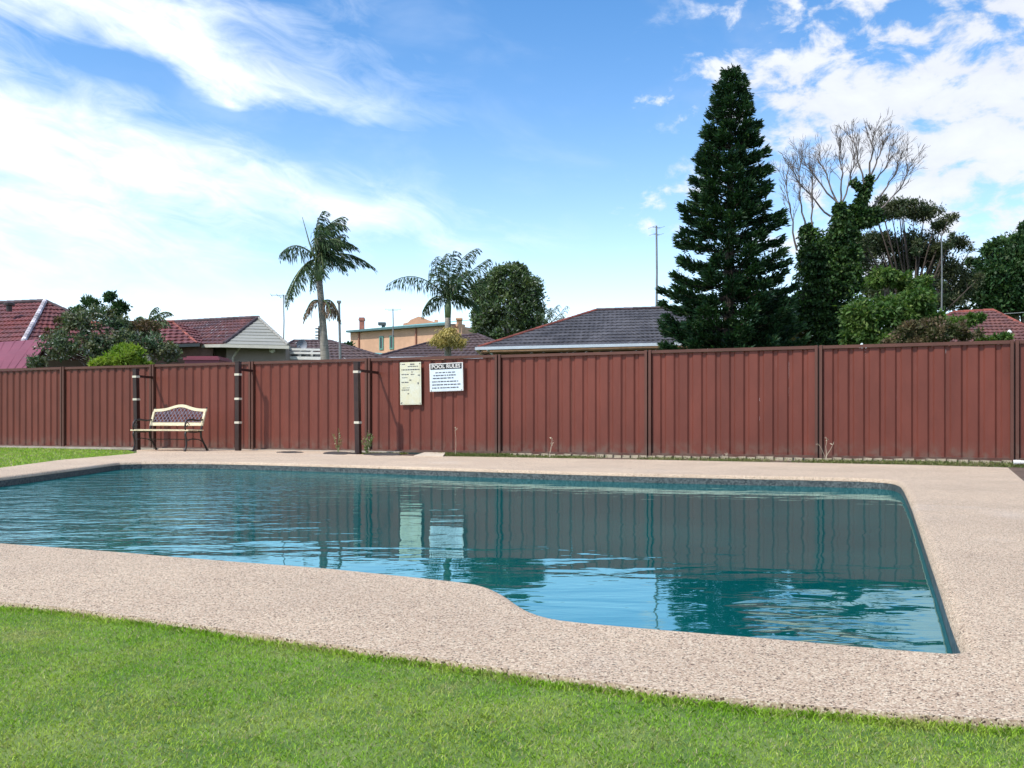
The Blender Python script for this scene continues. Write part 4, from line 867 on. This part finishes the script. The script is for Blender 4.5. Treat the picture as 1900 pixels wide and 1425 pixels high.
# left red house
def red_house():
    hb = empty('house', Vector((-17.5, 34, 0)), 'red tiled hip roofed house with a pale mortared hip at the far left', 'house')
    cA = A(36, 650, 30.5); aL = A(-190, 660, 32.5); ap = A(84, 561, 35.0); apL = A(-120, 569, 37); eR = A(300, 655, 34.5)
    roof_face(aL, cA, apL, ap, M_redt, hb, 12, .20); roof_face(cA, eR, ap, ap, M_redt, hb, 12, .20)
    roof_face(eR, aL+Vector((0, 10, 0)), ap, apL, M_redt, hb, 10, .4)
    ridge(cA+Vector((0, 0, .05)), ap+Vector((0, 0, .06)), M_ridge_w, hb, .085, .24); ridge(apL+Vector((0, 0, .05)), ap+Vector((0, 0, .05)), M_ridge_d, hb, .08); ridge(ap+Vector((0, 0, .05)), eR, M_ridge_d, hb, .07)
    wall_box(-24, A(30, 650, 31.5).x, 33.5, 32.5, 2.7, 5, M_pink, hb)
    wall_box(A(60, 650, 32.3).x, A(280, 650, 34.5).x, 32.3, 35, 2.7, 4, M_pink, hb)
    v = MB(); c = A(17, 578, 33.6); v.tube([c, c+Vector((0, 0, .22))], [.10, .10], 10); v.tube([c+Vector((0, 0, .22)), c+Vector((0, 0, .30)), c+Vector((0, 0, .36))], [.19, .19, .06], 12); v.build('roof_vent', M_brown, hb)
    # lower wing running right
    w0 = A(150, 646, 29.5); w1 = A(366, 638, 30.5); q0 = A(140, 603, 32.5); q1 = A(322, 600, 33.2)
    w2 = empty('house', Vector((-10.5, 32, 0)), 'low red tiled wing with a dark gutter behind the loose shrub', 'house')
    roof_face(w0, w1, q0, q1, M_redt, w2, 7, .20); roof_face(w1, w1+Vector((1.0, 5, 0)), q1, q1, M_redt, w2, 7, .22); ridge(q0+Vector((0, 0, .05)), q1+Vector((0, 0, .05)), M_ridge_r, w2, .07); ridge(w1, q1, M_ridge_r, w2, .06)
    b = MB(); b.bar(w0+Vector((0, -.05, -.04)), w1+Vector((.1, -.05, -.04)), .10, .10); b.build('gutter', M_fascia_d, w2)
    wall_box(w0.x, w1.x+.35, w0.y+.5, w1.y+.5, w1.z+.02, 3, mat('brown_brick_wall', (.16, .09, .07), .85, .2, 5), w2)
red_house()
def grey_house():
    hb = empty('house', Vector((-8.7, 33, 0)), 'house with grey triangular hip roof facing the pool and purple red tiles behind', 'house')
    g0 = A(416, 639, 30.5); g1 = A(535, 642, 30.2); ap = A(479, 591, 33.4); l0 = A(330, 640, 31.6); rb = A(300, 600, 37.5)
    roof_face(l0, g0, rb, ap, M_purp, hb, 8, .20); roof_face(g0, g1, ap, ap, M_grt, hb, 9, 5.0, .0, .03); roof_face(g1, A(518, 642, 36), ap, ap, M_grt, hb, 8, .3)
    ridge(rb+Vector((0, 0, .04)), ap+Vector((0, 0, .04)), M_ridge_d, hb, .07); ridge(g0+Vector((0, 0, .04)), ap+Vector((0, 0, .04)), M_ridge_d, hb, .06, .3); ridge(g1+Vector((0, 0, .04)), ap+Vector((0, 0, .04)), mat('grey_ridge', (.30, .29, .26), .8), hb, .05, .3)
    b = MB(); b.bar(g0+Vector((-.1, -.04, -.05)), g1+Vector((.05, -.04, -.05)), .11, .10); b.bar(l0+Vector((0, -.04, -.05)), g0+Vector((0, -.04, -.05)), .11, .10); b.build('gutter', mat('cream_gutter', (.52, .50, .42), .5, .05, 3), hb)
    wall_box(A(346, 660, 32.2).x, A(420, 660, 31.8).x, 32.2, 31.8, g0.z+.05, 3, M_pink, hb)
    wall_box(A(420, 660, 31.2).x, A(530, 660, 31).x, 31.2, 31.0, g0.z+.03, 4, M_pink, hb)
    b = MB(); b.tube([A(447, 643, 30.5), A(440, 652, 30.9), A(432, 664, 31.0), A(431, 700, 31.0)], .035, 7); b.build('downpipe', mat('cream_pipe', (.5, .45, .38), .6), hb)
    b = MB(); b.box(A(505, 650, 30.9), (.16, .14, .12)); b.tube([A(505, 648, 30.9), A(505, 652, 30.7)], .06, 8); b.build('wall_light', M_white, hb)
grey_house()
# crimson awning, left edge
aw = empty('carport_roof', A(30, 700, 27), 'plain crimson sheet metal roof at the far left edge', 'roof')
c = [A(-80, 640, 28.5), A(96, 628, 28.5), A(40, 692, 25.2), A(-80, 696, 25.2)]; b = MB(); up = Vector((0, 0, .06)); b.quad(c[3], c[2], c[1], c[0]); b.quad(*(p-up for p in c)); b.quad(c[3], c[3]-up, c[2]-up, c[2]); b.quad(c[2], c[2]-up, c[1]-up, c[1]); b.build('roof_sheet', M_crim, aw)
b = MB()
for i in range(9): f = (i+.5)/9; p = c[3].lerp(c[2], f)+Vector((0, 0, .012)); q_ = c[0].lerp(c[1], f)+Vector((0, 0, .012)); b.bar(p, q_, .02, .006)
b.build('roof_rib', M_crim, aw)
b = MB()
for x, d in ((30, 25.6), (-60, 25.6), (80, 28.2)): p = A(x, 690, d); b.bar(Vector((p.x, p.y, 0)), Vector((p.x, p.y, A(x, 688, d).z-.1 if d < 27 else c[1].z-.08)), .08, .08)
b.build('supports', M_brown, aw)
# red garden shed roof just over the fence
sh_ = empty('garden_shed', A(372, 700, 22), 'small red metal shed with flat top just over the fence', 'shed')
p0 = A(346, 664, 22); p1_ = A(401, 664, 21.7); wd = (p1_-p0).length; cc = (p0+p1_)/2
b = MB(); b.box(cc+Vector((0, .5, -.02)), (wd, 1.0, .06)); b.box(cc+Vector((0, .5, .025)), (wd*.86, .86, .04)); b.build('roof', M_crim, sh_); b = MB(); b.box(Vector((cc.x, cc.y+.5, (cc.z-.05)/2)), (wd*.94, .92, cc.z-.05)); b.build('wall', M_crim, sh_)
# white railing / pergola
pg = empty('pergola', A(575, 700, 31.5), 'white slatted pergola beam frame right of the grey roofed house', 'pergola')
for y in (648, 654.5, 664):
    b = MB(); b.bar(A(533, y, 31.5), A(597, y+1, 31.2), .08, .07 if y != 664 else .10); b.build('beam', M_white, pg)
for x in (534, 556, 578, 596): p = A(x, 648, 31.45); b = MB(); b.bar(Vector((p.x, p.y+.06, 0)), p+Vector((0, .06, 0)), .07, .07); b.build('pergola_post', M_white, pg)
for i in range(3): b = MB(); b.bar(A(540+i*16, 660, 31.6), A(552+i*16, 660.5, 31.6), .05, .10); b.build('slat', M_fascia_d, pg)
# brown roofs
def brown(label, e0, e1, r0, r1, rows, gut=None):
    e0, e1, r0, r1 = A(*e0), A(*e1), A(*r0), A(*r1); hb = empty('house', Vector(((e0.x+e1.x)/2, e0.y+3, 0)), label, 'house')
    roof_face(e0, e1, r0, r1, M_brt2, hb, rows, .24); roof_face(e0+Vector((.5, 9, 0)), e0, r0, r0, M_brt2, hb, rows, .3); roof_face(e1, e1+Vector((.5, 9, 0)), r1, r1, M_brt2, hb, rows, .3)
    for a, c in ((r0, r1), (e0, r0), (e1, r1)): ridge(a+Vector((0, 0, .04)), c+Vector((0, 0, .04)), M_ridge_d, hb, .07)
    wall_box(e0.x+.4, e1.x-.4, e0.y+.5, e1.y+.5, e0.z-.1, 7, M_tan, hb)
    b = MB(); b.bar(e0+Vector((0, -.05, -.04)), e1+Vector((0, -.05, -.04)), .12, .10); b.build('gutter', gut or M_gut, hb); return hb
hb1 = brown('low brown tiled hip roof behind the left palm trunk, with a dish on it', (470, 676, 39), (742, 674, 38), (545, 634, 44), (612, 634, 43.5), 8, M_fascia_d)
hb2 = brown('low brown tiled hip roof behind the shorter palm, under the orange building', (700, 663, 42), (985, 661, 41), (838, 626, 47), (886, 622, 47), 8)
d_ = empty('satellite_dish', A(560, 652, 37.5), 'grey satellite dish facing left on the low brown roof', 'dish'); b = MB(); c = A(560, 640, 37.5)
rings_ = []
for i, (r, y) in enumerate([(0.0, .07), (.08, .062), (.16, .035), (.23, 0)]):
    rings_.append([c+Vector((r*math.cos(a)*.9-.25*y, -.0+y+.1*r*math.cos(a), r*math.sin(a))) for a in np.linspace(0, 2*math.pi, 17)[:-1]])
for r0_, r1_ in zip(rings_, rings_[1:]):
    for i in range(16): j = (i+1) % 16; b.quad(r0_[i], r0_[j], r1_[j], r1_[i]); 
    for i in range(16): j = (i+1) % 16; off = Vector((0, .012, 0)); b.quad(r0_[j]+off, r0_[i]+off, r1_[i]+off, r1_[j]+off)
b.build('reflector', M_dish, d_); b = MB(); b.tube([c+Vector((0, .1, 0)), c+Vector((.02, .15, -.45))], .025, 6); b.tube([c+Vector((0, 0, -.22)), c+Vector((-.05, -.28, -.05))], .012, 5); b.build('mount_arm', M_metal, d_)

# orange building
def orange():
    D0, D1 = 70.0, 64.5; hb = empty('building', Vector((-9, 70, 0)), 'orange rendered two storey building with teal roof edge and chimney', 'building')
    zt = A(650, 617, D0).z; x0 = A(650, 600, D0).x; x1 = A(836, 600, D1).x; a, u, n = wall_box(x0, x1, D0, D1, zt, 9, M_orange, hb); M3 = Matrix((u, n, Vector((0, 0, 1)))).transposed(); L = (Vector((x1, D1, 0))-a).length
    b = MB(); b.box(a+u*L/2-n*.22+Vector((0, 0, zt+.05)), (L+.1, .4, .14), M3); b.build('gutter', mat('teal_dark_gutter', (.09, .17, .17), .5), hb)
    b = MB(); p = a+u*.8+Vector((0, 0, zt+.18)); q_ = a+u*L+Vector((0, 0, zt+.18)); b.quad(p, q_, q_+n*5+Vector((0, 0, .75)), p+n*5+u*2+Vector((0, 0, .75))); b.tri(p, p+n*5+u*2+Vector((0, 0, .75)), p+n*5); b.build('roof', M_teal, hb)
    for px in (668, 776): s_ = ((px-650)/(836-650))*L; b = MB(); b.box(a+u*s_-n*.05+Vector((0, 0, zt/2)), (.10, .10, zt), M3); b.build('pilaster', mat('brown_downpipe', (.30, .13, .08), .7), hb)
    for px in (711.5, 731): s_ = ((px-650)/(836-650))*L; window(hb, a+u*s_+Vector((0, 0, A(700, 636, 68).z)), u, n, .40, 1.0, mat('green_frame', (.12, .28, .22), .5), 1, .10)
    def chim(px, y0, y1, wpx, D, m_, nm):
        b = MB(); c = A(px, y0, D); c2 = A(px, y1, D); k_ = D/F; b.box(Vector((c.x, D, (c.z+c2.z)/2)), (wpx*k_, wpx*k_, abs(c.z-c2.z))); b.box(c+Vector((0, 0, -.10)), (wpx*k_*1.3, wpx*k_*1.3, .14)); b.box(c+Vector((0, 0, .02)), (wpx*k_*1.12, wpx*k_*1.12, .10)); b.build(nm, m_, hb)
    chim(671.5, 591, 618, 8.5, 70.4, mat('chimney_brick', (.36, .14, .10), .85, .2, 5), 'chimney')
    b = MB(); c = A(709, 601, 71); b.box(c, (.55, .5, .22)); b.box(c+Vector((.1, 0, -.25)), (.25, .25, .4)); b.build('roof_cowl', M_fascia_d, hb)
    # curved parapet gable behind and the raised right end
    pts = []; Dp = 76
    for px, py in [(748, 612), (748, 600), (757, 598), (762, 593), (772, 589), (777, 587), (784, 589), (795, 594), (806, 597), (806, 593), (812, 593), (812, 599), (838, 601), (838, 612)]: v = A(px, py, Dp); pts.append((v.x, v.z))
    b = MB(); b.prism(pts[::-1], 0, .5, lambda x, y, z: (x, Dp+z, y)); b.build('parapet', M_orange, hb)
    b = MB(); v0 = A(833, 604, 66); v1 = A(856, 604, 65); b.bar(Vector((v0.x, 66, v0.z/2)), Vector((v1.x, 65, v0.z/2)), .5, v0.z); b.bar(v0+Vector((0, 0, 0)), v1, .7, .18); b.build('wall', M_orange, hb)
    b = MB(); v = A(852, 592, 65); b.box(Vector((v.x, 65.2, v.z-.6)), (.38, .5, 1.3)); b.box(v, (.46, .6, .12)); b.build('end_pier', M_orange, hb)
    b = MB(); p = A(690, 656, 60); q_ = A(742, 662, 58); b.bar(p, q_, 1.5, .15); b.build('low_roof', M_teal, hb)
orange()
# right hand red roof
def right_house():
    hb = empty('house', A(1835, 700, 38), 'low rust red tiled roof at the right edge beyond the shrubs', 'house'); hb.location.z = 0
    e0 = A(1640, 648, 33); e1 = A(1990, 648, 33); r0 = A(1770, 580, 38.5); r1 = A(1842, 576, 38.5)
    roof_face(e0, e1, r0, r1, M_rrt, hb, 13, .19); roof_face(e1, e1+Vector((.5, 11, 0)), r1, r1, M_rrt, hb, 10, .3); ridge(r0, r1, M_ridge_r, hb, .08); ridge(e1, r1, M_ridge_r, hb, .08); ridge(e0, r0, M_ridge_r, hb, .08)
    wall_box(e0.x+.5, e1.x-.5, 33.6, 33.6, e0.z-.1, 8, M_tan, hb)
    b = MB(); c = A(1873, 622, 34.6); b.tube([c-Vector((0, 0, .15)), c+Vector((0, 0, .10))], [.06, .06], 8); b.tube([c+Vector((0, 0, .10)), c+Vector((0, 0, .20))], [.10, .03], 8); b.box(c+Vector((.02, 0, -.12)), (.30, .2, .05)); b.build('roof_vent', M_white, hb)
right_house()

# ------------------------------------------------------------------ antennas, poles, wire
def antenna(px, y0, y1, D, label, els, boom=20, tilt=0, r=.03, rz=0):
    base = A(px, y1, D); top = A(px+tilt, y0, D); e = empty('antenna', base, label, 'antenna', None); b = MB(); b.tube([base, base.lerp(top, .5)+Vector((.02, 0, 0)), top], [r, r*.85, r*.7], 6); b.build('mast', M_metal, e)
    k_ = D/F; b = MB()
    for (dy, half, n) in els:
        c = A(px+tilt, y0+dy, D); d = Vector((math.cos(rz), math.sin(rz), 0)); q_ = Vector((-d.y, d.x, 0)); b.tube([c-d*half*k_, c+d*half*k_], .012, 4)
        for i in range(n): p = c+d*half*k_*(2*i/(n-1)-1 if n > 1 else 0); b.tube([p-q_*.35, p+q_*.35], .008, 4)
    b.build('aerial', M_metal, e)
antenna(526, 547, 645, 36, 'thin television aerial on a mast left of the taller palm', [(1, 22, 5), (4, 6, 2)], rz=.15)
antenna(729, 573, 625, 64, 'television aerial with a crossed boom above the orange building', [(1, 14, 3), (3, 8, 3)], rz=.1, r=.05)
antenna(1218, 419, 590, 42, 'tall thin radio mast left of the conifer', [(3, 9, 2), (16, 7, 2)], tilt=0, r=.055, rz=.4)
antenna(1747, 432, 590, 48, 'tall thin grey mast in front of the gum tree', [(1, 2, 2)], r=.038)
antenna(1015, 600, 640, 41, 'bent pale mast on the left hip of the dark roof', [(1, 2, 1)], tilt=-8, r=.02)
pole = empty('pole', A(629, 668, 30), 'plain grey pole just right of the taller palm trunk', 'pole'); b = MB(); b.tube([A(632, 700, 30), A(629, 562, 30)], [.045, .038], 8); b.build('shaft', M_metal, pole); b = MB(); b.box(A(629, 562, 30)+Vector((0, 0, .03)), (.12, .12, .08)); b.build('cap', M_metal, pole)
up_ = empty('power_pole', A(592, 640, 75), 'distant power pole with stacked crossarms left of the taller palm trunk', 'power pole'); b = MB(); p = A(593, 605, 75); b.tube([Vector((p.x, 75, 0)), p], [.18, .12], 8); b.build('shaft', M_barkd, up_)
for y in (610, 616, 622, 627): b = MB(); b.bar(A(585, y, 74.8), A(594, y, 74.8), .10, .10); b.build('crossarm', M_barkd, up_)
b = MB(); N = 12; pts = [A(1560, 566, 60).lerp(A(2000, 571, 44), i/N)+Vector((0, 0, -.5*math.sin(math.pi*i/N))) for i in range(N+1)]; b.tube(pts, .018, 4, False)
tag(b.build('power_line', mat('wire', (.25, .27, .27), .5)), 'single thin overhead wire crossing in front of the right hand tree', 'power line')
# distant low trees closing the view between houses
tree('far_trees', 'small distant dark tree tops between the low brown roof and the orange building', 'tree', [(644, 648, 10, 8), (620, 655, 14, 8)], 60, 1500, .3, .15, M_dkg, 640, .1, clumps=10, cl=.4)

for o in bpy.data.objects:
    if '_w' in o: del o['_w']
SC.render.engine = 'CYCLES'
SC.cycles.max_bounces = 6; SC.cycles.caustics_reflective = False; SC.cycles.caustics_refractive = False
